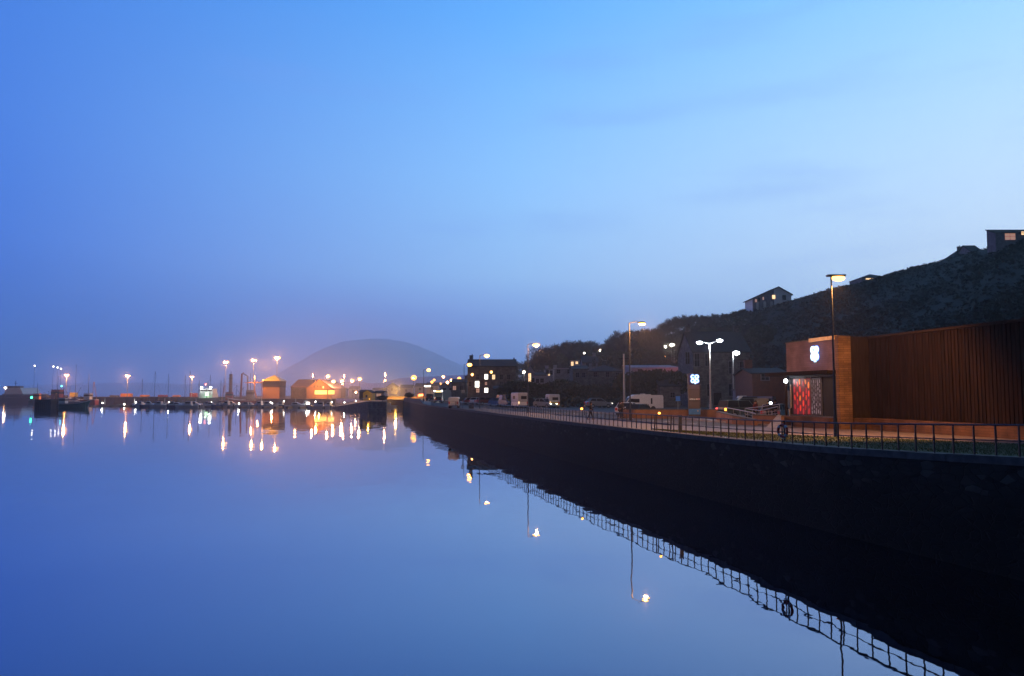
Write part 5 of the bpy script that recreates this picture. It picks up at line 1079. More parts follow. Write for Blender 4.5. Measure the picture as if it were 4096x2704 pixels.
# scrub over the hillside: nobody could count it
b = MB(); rg = random.Random(21); M_ = 0
while M_ < 21000:
    px = rg.uniform(2350, 4500); Rr = interp(px, RIDGE_R); R0 = interp(px, RIDGE_0); s = rg.random() ** .75 * 1.03; Y = R0 + (Rr - R0) * s; X = t_of(px) * Y
    m_ = math.sin(X * .09 + 2 * math.sin(Y * .045)) + math.sin(Y * .13 + X * .03) + rg.gauss(0, .5)
    wood = px < 3050
    if m_ < (-.9 if wood else .25) and rg.random() < .75: continue
    if not wood and s < .93 and rg.random() < .55: continue
    M_ += 1; z = hz(X, Y); S = rg.uniform(.25, .8) * (2.0 if wood else (.9 if s > .93 else 1.25))
    for k in range(5):
        a = rg.uniform(0, 6.28); c_ = Vector((X + rg.gauss(0, .5) * S, Y + rg.gauss(0, .5) * S, z + rg.uniform(0, .55) * S)); d = Vector((math.cos(a), math.sin(a), rg.uniform(.1, 1.1))).normalized(); q = d.cross(Vector((rg.gauss(0, 1), rg.gauss(0, 1), 1))).normalized()
        w_ = S * .38; b.v += [tuple(c_ - q * w_), tuple(c_ + q * w_), tuple(c_ + d * S * .95)]; n_ = len(b.v); b.f.append((n_ - 3, n_ - 2, n_ - 1))
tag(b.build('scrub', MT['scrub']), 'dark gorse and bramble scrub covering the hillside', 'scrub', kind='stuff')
b = MB(); rg = random.Random(31)
for i in range(9000):      # rough hedgerow behind the car park
    px = rg.choice((rg.uniform(2030, 2720), rg.uniform(2990, 3420))); Y = rg.uniform(128, 162) if px < 2900 else rg.uniform(108, 140); X = t_of(px) * Y; z = gnd(X, Y) - .1; S = rg.uniform(.4, 1.0); hh = rg.random() * 1.8
    a = rg.uniform(0, 6.28); c_ = Vector((X, Y, z + hh)); d = Vector((math.cos(a), math.sin(a), rg.uniform(-.2, 1))).normalized(); q = d.cross(Vector((rg.gauss(0, 1), rg.gauss(0, 1), 1))).normalized(); b.v += [tuple(c_ - q * .3 * S), tuple(c_ + q * .3 * S), tuple(c_ + d * S * .8)]; n_ = len(b.v); b.f.append((n_ - 3, n_ - 2, n_ - 1))
tag(b.build('undergrowth', MT['leaf']), 'dark tangled undergrowth behind the parked vehicles', 'undergrowth', kind='stuff')
# ================================================================== MARINA AND PIER
mat('hull_white', (.50, .52, .56), (.42, .44, .48), 1.5, .4); mat('hull_blue', (.05, .09, .2), (.04, .08, .17), 1.5, .4); mat('hull_green', (.03, .13, .12), (.025, .11, .1), 1.5, .5); mat('hull_red', (.25, .04, .03), (.2, .03, .025), 1.5, .5)
mat('deck_wood', (.14, .12, .10), (.10, .085, .07), 3, .8, stretch=(1, 6, 1)); mat('canvas_blue', (.04, .06, .14), (.03, .05, .12), 3, .9); mat('orange_paint', (.55, .22, .05), (.45, .17, .04), 1.5, .6); mat('pier_timber', (.03, .028, .028), (.05, .045, .042), 2, .9, .2, stretch=(1, 1, .3))
mat('grey_steel', (.16, .17, .19), (.12, .13, .145), 1.2, .6)
def hull(b, L_, W, fb, dr=.25, sheer=.35, tr=.8):
    """bow at +X"""
    st = [(-1, tr, 0), (-.6, .96, 0), (0, 1, 0), (.5, .82, .25), (.8, .48, .6), (1.0, .03, 1)]
    secs = []
    for u, w_, s in st:
        x = u * L_ / 2; hw = W / 2 * w_; z1 = fb + sheer * s; q = .74
        secs.append([(x, -hw, z1), (x - (.10 * L_ if u == 1 else 0), -hw * q, -dr), (x - (.10 * L_ if u == 1 else 0), hw * q, -dr), (x, hw, z1)])
    b.loft(secs)
def yacht(label, px, Y, rz, L_=9, mast=12, hm='hull_white', cover=True, group='yachts moored in the marina'):
    t = thing('sailing_yacht', label, 'yacht', (XZ(px, Y), Y, 0), math.radians(rz), group)
    b = MB(); hull(b, L_, L_ * .30, 1.0); b.build('hull', MT[hm], t)
    b = MB(); b.loft([[(x, -w_, .95), (x, w_, .95), (x - .1, w_ * .8, 1.0 + h_), (x - .1, -w_ * .8, 1.0 + h_)] for x, w_, h_ in ((-L_ * .18, L_ * .11, .50), (L_ * .10, L_ * .11, .48), (L_ * .24, L_ * .05, .2))]); co = b.build('cabin', MT['hull_white'], t)
    b = MB(); b.box((-L_ * .03, 0, 1.25), (L_ * .2, L_ * .205, .14)); b.build('cabin_window', MT['glass_dark'], co)
    b = MB(); b.tube([(L_ * .06, 0, 1.0), (L_ * .06, 0, mast)], [.10, .055], 6); ma = b.build('mast', MT['metal_dark'], t)
    for z in (.55, .8): b = MB(); b.tube([(L_ * .06, -.7 + z * .3, 1 + (mast - 1) * z), (L_ * .06, .7 - z * .3, 1 + (mast - 1) * z)], .03, 4); b.build('spreader', MT['metal_dark'], ma)
    b = MB(); b.tube([(L_ * .06, 0, 2.0), (-L_ * .36, 0, 2.0)], .05, 6); b.build('boom', MT['metal_dark'], t)
    if cover: b = MB(); b.loft([[(x, -r, 2.05), (x, 0, 2.0 - r * .3), (x, r, 2.05), (x, 0, 2.1 + r * 1.3)] for x, r in ((-L_ * .34, .07), (-L_ * .1, .16), (L_ * .05, .2))]); b.build('sail_cover', MT['canvas_blue'], t)
    b = MB(); b.tube([(L_ * .5, 0, 1.3), (L_ * .06, 0, mast * .97)], .018, 3); b.build('forestay', MT['metal_dark'], t)
    b = MB(); b.tube([(-L_ * .5, 0, 1.0), (L_ * .06, 0, mast)], .016, 3); b.build('backstay', MT['metal_dark'], t)
    return t
def motorboat(label, px, Y, rz, L_=7, hm='hull_white', cab=1.3, group='motor boats moored in the marina', top='hull_white'):
    t = thing('motor_boat', label, 'boat', (XZ(px, Y), Y, 0), math.radians(rz), group)
    b = MB(); hull(b, L_, L_ * .36, .85); b.build('hull', MT[hm], t)
    b = MB(); b.loft([[(x, -w_, .8), (x, w_, .8), (x2, w_ * .78, .85 + h_), (x2, -w_ * .78, .85 + h_)] for x, x2, w_, h_ in ((-L_ * .22, -L_ * .2, L_ * .14, cab), (L_ * .05, -L_ * .02, L_ * .14, cab), (L_ * .24, L_ * .2, L_ * .09, .3))]); co = b.build('cabin', MT[top], t)
    b = MB(); b.loft([[(x, -w_, z), (x, w_, z), (x - .04, w_ * .97, z + cab * .36), (x - .04, -w_ * .97, z + cab * .36)] for x, w_, z in ((-L_ * .17, L_ * .133, .9 + cab * .42), (L_ * .02, L_ * .133, .9 + cab * .42))]); b.build('cabin_window', MT['glass_dark'], co)
    b = MB(); b.tube([(L_ * .42, -.3, 1.0), (L_ * .42, -.3, 1.6), (L_ * .2, -L_ * .13, 1.5)], .025, 4); b.build('bow_rail', MT['galvanised'], t)
    b = MB(); b.tube([(-L_ * .1, 0, .85 + cab), (-L_ * .12, 0, 2.1 + cab)], .03, 4); b.build('aerial', MT['metal_dark'], t)
    b = MB(); b.box((-L_ * .52, 0, .55), (.35, .4, .9)); b.build('outboard', MT['rubber'], t)
    return t
YL = ['left end of the marina behind the first bollard light', 'third bollard light', 'thin mast left of the single pier lamp', 'dark mast beside the single pier lamp', 'mast right of the single pier lamp', 'left of the white workship']
for i, (px, Y, rz, L_, top) in enumerate([(565, 330, 80, 9, 1516), (622, 312, -95, 11, 1486), (670, 334, 85, 9, 1494), (738, 336, 95, 9, 1500), (756, 330, 88, 10, 1482), (797, 308, -80, 10, 1520)]):
    yacht(['tall masted yacht moored at the far left of the marina', 'yacht with the heaviest dark mast on the left of the marina', 'yacht with a thin mast right of the heavy mast', 'yacht with a faint mast left of the single pier lamp', 'yacht whose mast tops out just left of the single pier lamp', 'yacht with a short dark mast right of the single pier lamp'][i], px, Y, rz, L_, ZP(top, Y))
yacht('yacht with faint thin mast in front of the pier orange lights', 838, 338, 90, 9, ZP(1500, 338)); yacht('yacht with mast just left of the workship floodlights', 893, 338, 86, 9, ZP(1508, 338)); yacht('yacht with low mast between workship and dock tower', 880, 306, 75, 8, ZP(1520, 306), 'hull_blue')
MBL = [(560, 318, 170, 7, 'hull_white'), (600, 306, 20, 6.5, 'hull_blue'), (634, 305, 175, 7.5, 'hull_white'), (684, 306, 190, 7, 'hull_white'), (716, 299, 10, 8, 'hull_blue'), (748, 297, 185, 9, 'hull_white'), (783, 300, 8, 8, 'hull_white'), (827, 310, 170, 6, 'hull_green'), (848, 308, 15, 7, 'hull_white'),
       (905, 307, 165, 6.5, 'hull_white'), (930, 309, 12, 7, 'hull_white'), (978, 306, 190, 7.5, 'hull_white'), (1003, 312, 5, 6, 'hull_blue'), (1035, 306, 172, 7, 'hull_white'), (1075, 303, 10, 8, 'hull_white'), (1118, 306, 185, 7, 'hull_blue'), (1190, 300, 6, 9.5, 'hull_white'), (1222, 303, 175, 7, 'hull_white'), (1275, 288, 190, 8.5, 'hull_white'), (1312, 292, 165, 6, 'hull_white')]
for i, (px, Y, rz, L_, hm_) in enumerate(MBL):
    motorboat('%s %s motor boat from the left along the marina pontoon' % (ORD[i], {'hull_white': 'white', 'hull_blue': 'dark blue', 'hull_green': 'green'}[hm_]), px, Y, rz, L_, hm_, 1.1 + .5 * ((i * 7) % 4) / 3)
t = thing('pontoon', 'long floating timber pontoon behind the moored boats', 'pontoon', (0, 0, 0))
b = MB(); a, e = Vector((XZ(395, 332), 332, .25)), Vector((XZ(1345, 296), 296, .25)); d = (e - a); b.box(tuple((a + e) / 2), (d.length, 2.2, .5), math.atan2(d.y, d.x)); b.build('walkway', MT['deck_wood'], t)
for i in range(22):
    p = a + d * ((i + .5) / 22); b = MB(); b.box((p.x, p.y - 5.5, .22), (.9, 9, .36)); b.build('finger', MT['deck_wood'], t); 
    if i % 3 == 0: b = MB(); b.tube([(p.x, p.y + 1.4, -2), (p.x, p.y + 1.4, 3.4)], .2, 6); b.build('pile', MT['galvanised'], t)
PL = [(410, 1612), (497, 1617), (544, 1610), (644, 1615), (676, 1609), (846, 1609), (956, 1614), (1082, 1611), (1089, 1613), (1136, 1605), (1228, 1613), (1236, 1613), (1262, 1607), (1327, 1609), (1378, 1610), (1423, 1603)]
pb = None
for i, (px, py) in enumerate(PL):
    Y = interp(px, [(395, 334), (1345, 298), (1430, 292)]) - (1.0 if px < 1250 else 6); p = P(px, py, Y); r = .33 if i in (1, 3, 7, 10, 11, 6) else .24
    t = thing('bollard_light', '%s white bollard light from the left along the pontoon' % ORD[i], 'bollard light', (p.x, p.y, .4), 0, 'white lights along the marina pontoon')
    b = MB(); b.tube([(0, 0, 0), (0, 0, p.z - .4)], .10, 6); b.build('post', MT['galvanised'], t); b = MB(); b.ball((0, 0, p.z - .4), (r, r, r * 1.15), 8, 6); b.build('lens', MT['lamp_white'], t)
    if i % 2 == 0: plight(t, (0, -.6, p.z), 90, (1, .95, .85))
# ferry pier
t = thing('ferry_pier', 'long stone ferry pier with dark face behind the marina', 'pier', (0, 0, 0))
b = MB(); b.bx(XZ(150, 440), XZ(1190, 440), 436, 470, -2.5, 3.2); b.build('pier_wall', qm, t); b = MB(); b.bx(XZ(150, 440) - .2, XZ(1190, 440), 435.8, 437, 3.2, 3.5); b.build('coping', MT['kerbstone'], t)
b = MB(); b.bx(XZ(150, 440), XZ(1190, 440), 437, 470, 3.2, 3.26); b.build('deck', MT['paving'], t)
for i in range(24):
    x = lerp(XZ(160, 440), XZ(1180, 440), i / 23); b = MB(); b.box((x, 435.6, .9), (.7, .5, 4.4)); b.build('fender', MT['pier_timber'], t)
t = thing('outer_breakwater', 'low dark breakwater at the far left edge', 'breakwater', (0, 0, 0)); b = MB(); b.bx(-520, XZ(158, 460), 476, 490, -2.5, 3.0); b.bx(-520, XZ(158, 460), 487, 490, 3.0, 4.2); b.build('wall_body', qm, t)
t = thing('pier_head', 'dark timber pier head standing in the water left of the green hulled trawler', 'pier head', (0, 0, 0))
b = MB(); X0, X1 = XZ(140, 275), XZ(204, 275); b.bx(X0, X1, 275, 280, 2.6, 3.3); b.build('deck', MT['pier_timber'], t)
for i in range(9):
    x = lerp(X0 + .2, X1 - .2, i / 8)
    for y in (275.3, 279.6): b = MB(); b.tube([(x, y, -2.5), (x, y, 2.6)], .32, 6); b.build('pile', MT['pier_timber'], t)
b = MB(); b.bx(X0 + .3, X1 - .3, 275.8, 279.3, -.4, 2.6); b.build('core', MT['rubber'], t)
# fishing boats
def trawler(label, px, Y, rz, L_, hm, whm, mast, gantry=True, z=0, wx=-.2, group='fishing boats berthed at the pier', name='trawler', wh=(3.0, 2.6, 2.6), fb=1.7):
    t = thing(name, label, 'fishing boat', (XZ(px, Y), Y, z), math.radians(rz), group)
    b = MB(); hull(b, L_, L_ * .3, fb, .5, 1.3); b.build('hull', MT[hm], t); b = MB()
    hull(b, L_ * .985, L_ * .292, fb + .35, -fb + .1, 1.3); b.build('bulwark', MT['hull_white'], t)
    b = MB(); b.box((wx * L_, 0, fb + wh[2] / 2), wh, 0, .92); w_ = b.build('wheelhouse', MT[whm], t)
    b = MB(); b.box((wx * L_, 0, fb + wh[2] * .72), (wh[0] * .98, wh[1] * .98, wh[2] * .22)); b.build('window_band', MT['glass_dark'], w_)
    b = MB(); b.box((wx * L_, 0, fb + wh[2] + .08), (wh[0] * 1.08, wh[1] * 1.08, .14)); b.build('wheelhouse_roof', MT[whm], w_)
    b = MB(); b.tube([(wx * L_, 0, fb + wh[2]), (wx * L_, 0, mast)], [.14, .07], 6); b.build('mast', MT['metal_dark'], t)
    if gantry:
        for s in (-1, 1): b = MB(); b.tube([(-L_ * .42, s * L_ * .11, fb), (-L_ * .38, s * .3, mast * .72)], .12, 5); b.build('gantry_leg', MT['orange_paint'], t)
        b = MB(); b.tube([(-L_ * .38, -.5, mast * .72), (-L_ * .38, .5, mast * .72)], .14, 5); b.build('gantry_beam', MT['orange_paint'], t)
    b = MB(); b.tube([(L_ * .25, 0, fb), (L_ * .25, 0, mast * .62)], .09, 5); b.build('foremast', MT['metal_dark'], t)
    b = MB(); b.tube([(L_ * .25, 0, mast * .58), (wx * L_ + .5, 0, mast * .8)], .03, 3); b.build('stay', MT['metal_dark'], t)
    b = MB(); b.tube([(L_ * .25, 0, fb + 1.2), (L_ * .05, 0, mast * .55)], .07, 5); b.build('derrick', MT['metal_dark'], t)
    return t
trawler('green and white hulled trawler lying beside the dark pier head', 285, 288, 4, 14, 'hull_green', 'offwhite', 7.5, True, wh=(2.6, 2.4, 2.2), fb=1.4)
trawler('trawler with a red topped wheelhouse under the twin pier lamp', 252, 428, -6, 16, 'hull_blue', 'hull_red', 15, False, wh=(5.2, 4, 5.6))
trawler('trawler with an orange lattice gantry right of the twin pier lamp', 330, 429, 175, 17, 'hull_red', 'offwhite', 16, True, wh=(3.5, 3, 3.5))
t = yacht('large dark rigged sailing vessel with the tallest mast near the red wheelhouse', 294, 424, 8, 15, ZP(1457, 424), 'hull_blue')
trawler('small boat with an orange lit deck left of the red wheelhouse', 170, 428, 10, 13, 'hull_green', 'orange_paint', 11, False, wh=(3, 3, 3.4))
for px0, px1, py0, Yc, m_, lb in ((204, 236, 1571, 445, 'orange_paint', 'orange container on the pier behind the pier head'), (278, 303, 1570, 445, 'yellow_paint', 'yellow container right of the red wheelhouse trawler'), (482, 524, 1574, 445, 'orange_paint', 'long orange container directly under a pier lamp'), (438, 470, 1581, 448, 'coping', 'low grey skip left of the long orange container'), (560, 592, 1580, 448, 'orange_paint', 'low orange skip right of the long orange container'), (632, 664, 1580, 448, 'hull_red', 'pink lit container left of the single pier lamp yachts'), (690, 716, 1581, 448, 'orange_paint', 'small orange crate stack beside the single pier lamp'), (758, 785, 1572, 445, 'hull_red', 'red container at the foot of the single pier lamp'), (838, 862, 1568, 445, 'orange_paint', 'orange kiosk just left of the white workship bow')):
    X0, X1 = XZ(px0, Yc), XZ(px1, Yc); zt = ZP(py0, Yc); t = thing('container', lb, 'container', ((X0 + X1) / 2, Yc, 3.26), 0, 'containers and skips on the ferry pier'); W = X1 - X0; H = max(1.0, zt - 3.26)
    b = MB(); b.bx(-W / 2, W / 2, 0, 2.4, 0, H); n_ = int(W / .5)
    for k in range(n_): b.bx(-W / 2 + (k + .25) * W / n_, -W / 2 + (k + .65) * W / n_, -.05, 0.0, .12, H - .12)
    b.build('box', MT[m_], t)
# ferry with wide bridge
p = P(126, 1574, 520); t = thing('ferry', 'grey and white ferry superstructure with wide bridge at the far left', 'ferry', (p.x, 500, 0), 0)
b = MB(); b.loft([[(x, y, z) for x, z in ((-6, -.5), (6, -.5), (6.6, 5), (-6.6, 5))] for y in (0, 28)]); b.build('hull', MT['grey_steel'], t)
b = MB(); b.loft([[(x, y, z) for x, z in ((-6.2, 5), (6.2, 5), (4.2, 8.9), (-4.0, 8.9))] for y in (1, 20)]); b.build('superstructure', MT['hull_white'], t)
b = MB(); b.box((0.1, 2.5, 9.5), (8.6, 3.5, 1.15)); b.build('bridge', MT['grey_steel'], t); b = MB(); b.box((.1, .7, 9.65), (8.0, .12, .5)); b.build('bridge_window', MT['glass_dark'], t)
b = MB(); b.tube([(0, 3, 10), (0, 3, 13.6)], .16, 6); b.build('mast', MT['metal_dark'], t); b = MB(); b.box((0, 3, 11.8), (2, .2, .2)); b.build('radar', MT['metal_dark'], t)
# white workship with floodlights
zt = ZP(1556, 450); t = thing('workship', 'white workship with two white floodlights and a red top light', 'ship', (XZ(864, 440), 428, 0), 0)
b = MB(); hull(b, 30, 9, 2.8, .5, 1.6); b.build('hull', MT['hull_green'], t)
b = MB(); b.bx(-3.9, 3.9, -3, 5, 2.8, 5.4); b.build('deckhouse', MT['hull_white'], t); b = MB(); b.bx(-3.4, 3.6, -2.5, 4, 5.41, zt); b.build('bridge', MT['hull_white'], t)
b = MB(); b.bx(-3.1, 3.3, -2.56, -2.5, zt - 1.3, zt - .5); b.build('bridge_window', MT['glass_dark'], t)
b = MB(); b.tube([(0, 0, zt), (0, 0, zt + 4)], [.25, .12], 6); b.build('mast', MT['metal_dark'], t)
for x in (-2.4, 2.5): b = MB(); b.ball((x, -2.6, ZP(1550.5, 426)), (.6, .4, .55), 8, 6); b.build('floodlight', MT['led_white'], t); plight(t, (x, -4, ZP(1550.5, 426)), 700, (.95, 1, .9))
b = MB(); b.ball((-.9, -1, ZP(1537, 426)), .55, 8, 6); b.build('top_light', MT['tail_on'], t)
p = P(827, 1576, 424); t = thing('kiosk_light', 'pale green glowing box lamp on the workship quay', 'lamp', (p.x, p.y, 3.2)); emat('green_white', (.55, 1, .5), 2.2); b = MB(); b.box((0, 0, p.z - 3.2), (1.5, .6, 1.7)); b.build('lens', MT['green_white'], t); b = MB(); b.box((0, 0.2, .2), (.3, .3, 1.2)); b.build('stand', MT['metal_dark'], t); plight(t, (0, -1, 1), 300, (.5, 1, .5))
# dock tower, gantries, crane
Yd = 400
t = thing('dock_tower', 'tall dark dockside tower right of the workship', 'tower', (XZ(922, Yd), Yd, 3.2)); zt = ZP(1496, Yd) - 3.2
b = MB(); b.box((0, 0, zt / 2), (1.35 * 1.1, 1.5, zt), 0, .8); b.build('shaft', MT['grey_steel'], t); b = MB(); b.tube([(0, 0, zt), (0, 0, zt + 1.3)], .12, 5); b.build('aerial', MT['metal_dark'], t)
b = MB(); b.box((0, 0, zt * .8), (2.0, 2.0, .15)); b.build('platform', MT['metal_dark'], t)
trawler('large trawler with dark stern gantry left of the crane beam', 985, 392, 180, 20, 'hull_red', 'grey_steel', ZP(1492, 392), True, wh=(3.2, 3.6, 5.2), wx=-.1)
trawler('red painted trawler behind the dock tower', 942, 396, 5, 15, 'hull_red', 'hull_red', ZP(1512, 396), True, wh=(3.2, 3, 4.2))
t = thing('stern_gantry', 'dark leaning gantry post between tower and crane', 'gantry', (XZ(966, 398), 398, 3.2)); zt = ZP(1491, 398) - 3.2
b = MB(); b.tube([(-.4, 0, 0), (0, 0, zt * .96), (.9, 0, zt)], [.55, .4, .3], 6); b.build('post', MT['hull_red'], t); b = MB(); b.tube([(.6, 0, zt * .97), (3.0, 0, zt * .86), (3.2, 0, 0)], [.3, .32, .38], 6); b.build('arm', MT['grey_steel'], t)
t = thing('loading_crane', 'orange lit loading crane with a long level beam', 'crane', (XZ(1018, 385), 385, 3.2)); zb_ = ZP(1530, 385) - 3.2; zp_ = ZP(1510, 385) - 3.2
b = MB(); b.tube([(1.0, 0, 0), (0, 0, zb_ * .5), (0, 0, zp_)], [.38, .32, .25], 6); b.build('post', MT['orange_paint'], t)
b = MB(); b.tube([(-5.0, 0, zb_ - .1), (0, 0, zb_), (3.6, 0, zb_)], [.13, .32, .32], 6); b.build('beam', MT['orange_paint'], t); b = MB(); b.tube([(0, 0, zp_), (-4.4, 0, zb_)], .04, 4); b.build('stay', MT['metal_dark'], t)
b = MB(); b.ball((0, -.3, zp_ + .1), (.4, .4, .95), 8, 6); b.build('work_lamp', MT['sodium_far'], t); plight(t, (-.5, -3, zb_ + 1.6), 2500, SOD)
# pyramid roofed building
Yh = 350; t = house('square harbour office with a bright yellow lit pyramid roof', 1050, 1118, 1524, Yh, 9.3, 1499, 'hip', 'wall_render', 'yellow_paint', [], base=3.1, name='harbour_office', cat='building', over=.5)
zz = ZP(1549, Yh) - 3.1; W = XZ(1118, Yh) - XZ(1050, Yh)
b = MB(); b.bx(-W / 2 - .06, W / 2 + .06, -.06, 9.36, zz, ZP(1525, Yh) - 3.1 - .03); b.build('upper_storey', MT['timber_dark'], t)
for k in range(5): b = MB(); b.bx(-W / 2 + .7 + k * W / 5, -W / 2 + 1.35 + k * W / 5, -.1, -.055, zz + .5, zz + 1.6); b.build('window', MT['glass_dark'], t)
plight(t, (-2.5, -3.5, 14.5), 9000, (1, .42, .05), .3); plight(t, (-W / 2 - 1.2, -2.5, 5.0), 1200, (1, .33, .06)); plight(t, (2.0, -5.0, 2.6), 1500, (1, .33, .06))
b = MB(); b.ball((-W / 2 + .4, -.8, ZP(1521, Yh) - 3.1), .42, 8, 6); b.build('wall_lamp', MT['sodium_far'], t)
# town quay: ground, big shed, huts, sloping stone pier
t = thing('town_quay', 'dark quay edge below the big boat shed', 'quay wall', (0, 0, 0)); b = MB(); b.v += [(XZ(1040, 345), 345, -2.5), (XZ(1340, 318), 318, -2.5), (XZ(1345, 560), 560, -2.5), (-190, 560, -2.5)]; b.v += [(v[0], v[1], 3.1) for v in b.v[:4]]; b.f += [(0, 3, 2, 1), (4, 5, 6, 7), (0, 1, 5, 4), (1, 2, 6, 5), (2, 3, 7, 6), (3, 0, 4, 7)]; b.build('wall_body', MT['house_stone'], t)
Ys = 340; t = house('great boat shed with a broad brown roof, left of the lit gable', 1163, 1262, 1549, Ys + 2, 26, 1519, 'gable', 'house_stone', 'wall_render', [], base=3.1, name='boat_shed', cat='shed')
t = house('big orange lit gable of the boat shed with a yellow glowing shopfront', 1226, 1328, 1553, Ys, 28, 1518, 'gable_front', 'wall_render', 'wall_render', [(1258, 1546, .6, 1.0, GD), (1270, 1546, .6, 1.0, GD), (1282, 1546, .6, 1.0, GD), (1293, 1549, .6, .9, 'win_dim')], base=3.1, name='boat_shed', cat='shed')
emat('shopfront', (1, .52, .05), 1.1)
Xc = (XZ(1226, Ys) + XZ(1328, Ys)) / 2
for a_, e_ in ((1259, 1308), (1313, 1338)):
    f = MB(); x0, x1 = XZ(a_, Ys) - Xc, XZ(e_, Ys) - Xc; f.bx(x0 - .1, x1 + .1, -.5, -.03, 3.75, 3.9); fo = f.build('shopfront', MT['timber_dark'], t); f = MB(); f.bx(x0, x1, -.09, -.02, 1.9, 3.7); f.build('pane', MT['shopfront'], fo)
plight(t, (0, -5, 6.5), 6000, (1, .32, .05), .4); plight(t, (-9.5, -3, 9), 900, (1, .40, .08), .4); plight(t, (1, -4, 1.2), 900, (1, .5, .1), .3)
house('small yellow lit gabled hut at the head of the stone slip', 1452, 1486, 1571, 250, 7, 1561, 'gable_front', 'yellow_paint', 'slate', [(1466, 1585, .5, .7, GD)], base=3.1, name='hut', cat='hut')
house('dark side building joined to the yellow gabled hut', 1438, 1456, 1568, 254, 6, 1561, 'gable', 'house_stone', 'slate', [], base=3.1, name='hut', cat='hut')
house('low pink lit kiosk right of the yellow hut', 1498, 1535, 1570, 262, 6, 1565, 'gable', 'render_pale', 'slate', [(1515, 1580, 1.6, .9, 'win_dim')], base=3.1, name='kiosk', cat='kiosk')
t = thing('hidden_lamp', 'hidden orange helper lamp lighting the yellow hut gable', 'lamp', (XZ(1478, 243), 243, 3.1)); b = MB(); b.tube([(0, 0, 0), (0, 0, .5)], .06); b.build('post', MT['metal_dark'], t); b = MB(); b.ball((0, 0, .55), .12, 6, 5); b.build('bulb', MT['amber_lamp'], t); plight(t, (-.5, 1, 2.4), 350, (1, .48, .06), .2)
t['label'] = 'low hidden lamp put in to light the yellow hut gable'  # unseen lamp, there only to brighten the hut gable
p1, p2 = (XZ(1330, 284), 284), (XZ(1546, 224), 224)
t = thing('stone_slip', 'dark stone pier sloping down to the water beside the inlet', 'pier', (0, 0, 0))
b = MB(); A = [(p1[0], p1[1], .35), (p2[0] - 6.5, p2[1] + 7, 3.1), (p2[0], p2[1], 3.1), (XZ(1549, 250), 250, 3.1), (XZ(1549, 284), 284, 3.1), (p1[0] + 4, p1[1] + 40, 3.1)]; b.v += A + [(x, y, -2.5) for x, y, z in A]; n_ = 6; b.f += [tuple(range(n_))[::-1] and (0, 1, 2), (0, 2, 3), (0, 3, 4), (0, 4, 5), tuple(range(n_, 2 * n_))] + [(i, (i + 1) % n_, n_ + (i + 1) % n_, n_ + i) for i in range(n_)]; b.build('wall_body', MT['house_stone'], t)
b = MB(); pts = [(p1[0] + .3, p1[1] + .5, .9), (p2[0] - 7, p2[1] + 7.5, 4.1)]; b.tube(pts, .06, 5); b.build('handrail', MT['galvanised'], t)
for k in range(14): q = Vector(pts[0]).lerp(Vector(pts[1]), k / 13); b = MB(); b.tube([q, q - Vector((0, 0, 1.0))], .04, 4); b.build('rail_post', MT['galvanised'], t)
t = tree(1530, 232, 'l', 1, 1, 'dark round bush at the end of the stone pier', 'dark bushes by the inlet', top=1600, name='shrub', cat='shrub', zoff=0); t.location.z = 3.0; t.scale = (.55, .55, .4)
t = thing('workboat', 'small launch moored below the inlet quay', 'boat', (XZ(1562, 300), 300, 0), 0); b = MB(); hull(b, 6, 2, .8); b.build('hull', MT['hull_white'], t); b = MB(); b.box((-.6, 0, 1.3), (1.6, 1.4, 1.1), 0, .85); b.build('cabin', MT['offwhite'], t)
plight(inner, (XZ(1583, 317), 317, 7.0), 22000, (1, .5, .08), .3)
# more town roofs in the misty distance
for i, (a_, e_, yt, yr, Y, k) in enumerate([(1345, 1378, 1560, 1552, 420, 'gable'), (1395, 1432, 1556, 1546, 430, 'gable'), (1488, 1540, 1562, 1553, 400, 'gable'), (1545, 1590, 1548, 1534, 430, 'gable_front'), (1600, 1650, 1552, 1540, 420, 'gable'), (1660, 1700, 1546, 1534, 380, 'gable'), (1705, 1752, 1543, 1531, 360, 'gable')]):
    house(['low pink roofed cottage right of the boat shed', 'broad misty roof under the brightest lamps', 'low roof behind the pink lit kiosk', 'misty gable left of the bright orange road lamp', 'misty roof right of the bright orange road lamp', 'misty terrace behind the glowing red sign', 'misty terrace behind the approaching coach'][i], a_, e_, yt, Y, 9, yr, k, 'render_pale', 'slate', [((a_ + e_) / 2, yt + 10, 1.0, 1.2, GD)], base=3.0, group='distant town houses')
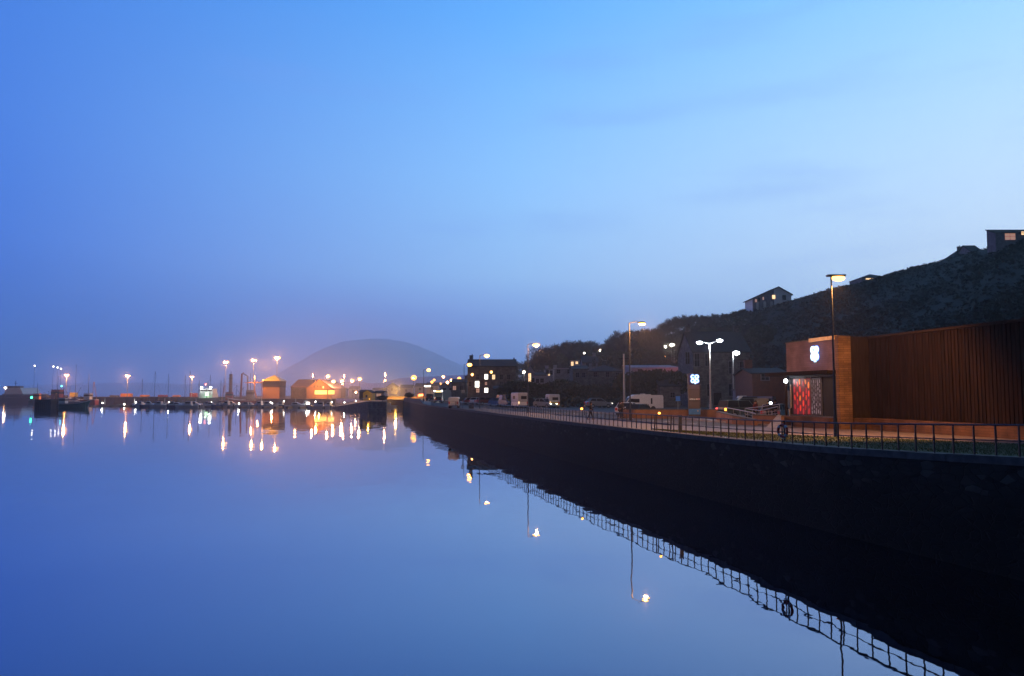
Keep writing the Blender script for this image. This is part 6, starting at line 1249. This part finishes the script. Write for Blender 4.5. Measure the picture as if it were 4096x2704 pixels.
# ------------------------------------------------------------------ dusk mist: one closed box of even density
hm = bpy.data.materials.new('haze'); hm.use_nodes = True; t = hm.node_tree; t.nodes.clear()
o = t.nodes.new('ShaderNodeOutputMaterial'); v = t.nodes.new('ShaderNodeVolumePrincipled')
v.inputs['Density'].default_value = HAZE['density']; v.inputs['Color'].default_value = HAZE['color']; v.inputs['Anisotropy'].default_value = .72
t.links.new(v.outputs[0], o.inputs['Volume'])
b = MB(); b.bx(-9700, 9700, -500, 9990, -4, 540)
tag(b.build('haze', hm), 'thin blue dusk mist over the whole harbour', 'haze', kind='stuff')

# mist volumes added to give the lamps a glow, thinning to nothing outwards
def mist(name, label, c_, r_, peak):
    m = bpy.data.materials.new(name); m.use_nodes = True; t = m.node_tree; t.nodes.clear(); l = t.links
    o = t.nodes.new('ShaderNodeOutputMaterial'); v = t.nodes.new('ShaderNodeVolumePrincipled'); v.inputs['Color'].default_value = (.93, .92, 1, 1); v.inputs['Anisotropy'].default_value = .3
    tc = t.nodes.new('ShaderNodeTexCoord'); ln = t.nodes.new('ShaderNodeVectorMath'); ln.operation = 'LENGTH'; l.new(tc.outputs['Object'], ln.inputs[0])
    mr = t.nodes.new('ShaderNodeMapRange'); mr.interpolation_type = 'SMOOTHERSTEP'; l.new(ln.outputs['Value'], mr.inputs[0]); mr.inputs[1].default_value = .1; mr.inputs[2].default_value = 1.0; mr.inputs[3].default_value = peak; mr.inputs[4].default_value = 0
    l.new(mr.outputs[0], v.inputs['Density']); l.new(v.outputs[0], o.inputs['Volume'])
    b = MB(); b.ball((0, 0, 0), 1.0, 24, 14); q = b.build(name, m); q.location = c_; q.scale = r_
    return tag(q, label, 'mist', kind='stuff')
mist('mist', 'mist added for the lamp glow over the town quay', (XZ(1400, 370), 370, 4), (95, 120, 62), 2.6e-3)
mist('mist', 'faint mist added for the lamp glow over the ferry pier', (XZ(640, 440), 440, 4), (150, 75, 48), 1.1e-3)
mist('mist', 'faint mist added for glow around the tall promenade lamps', (13, 70, 9), (24, 52, 17), .45e-3)
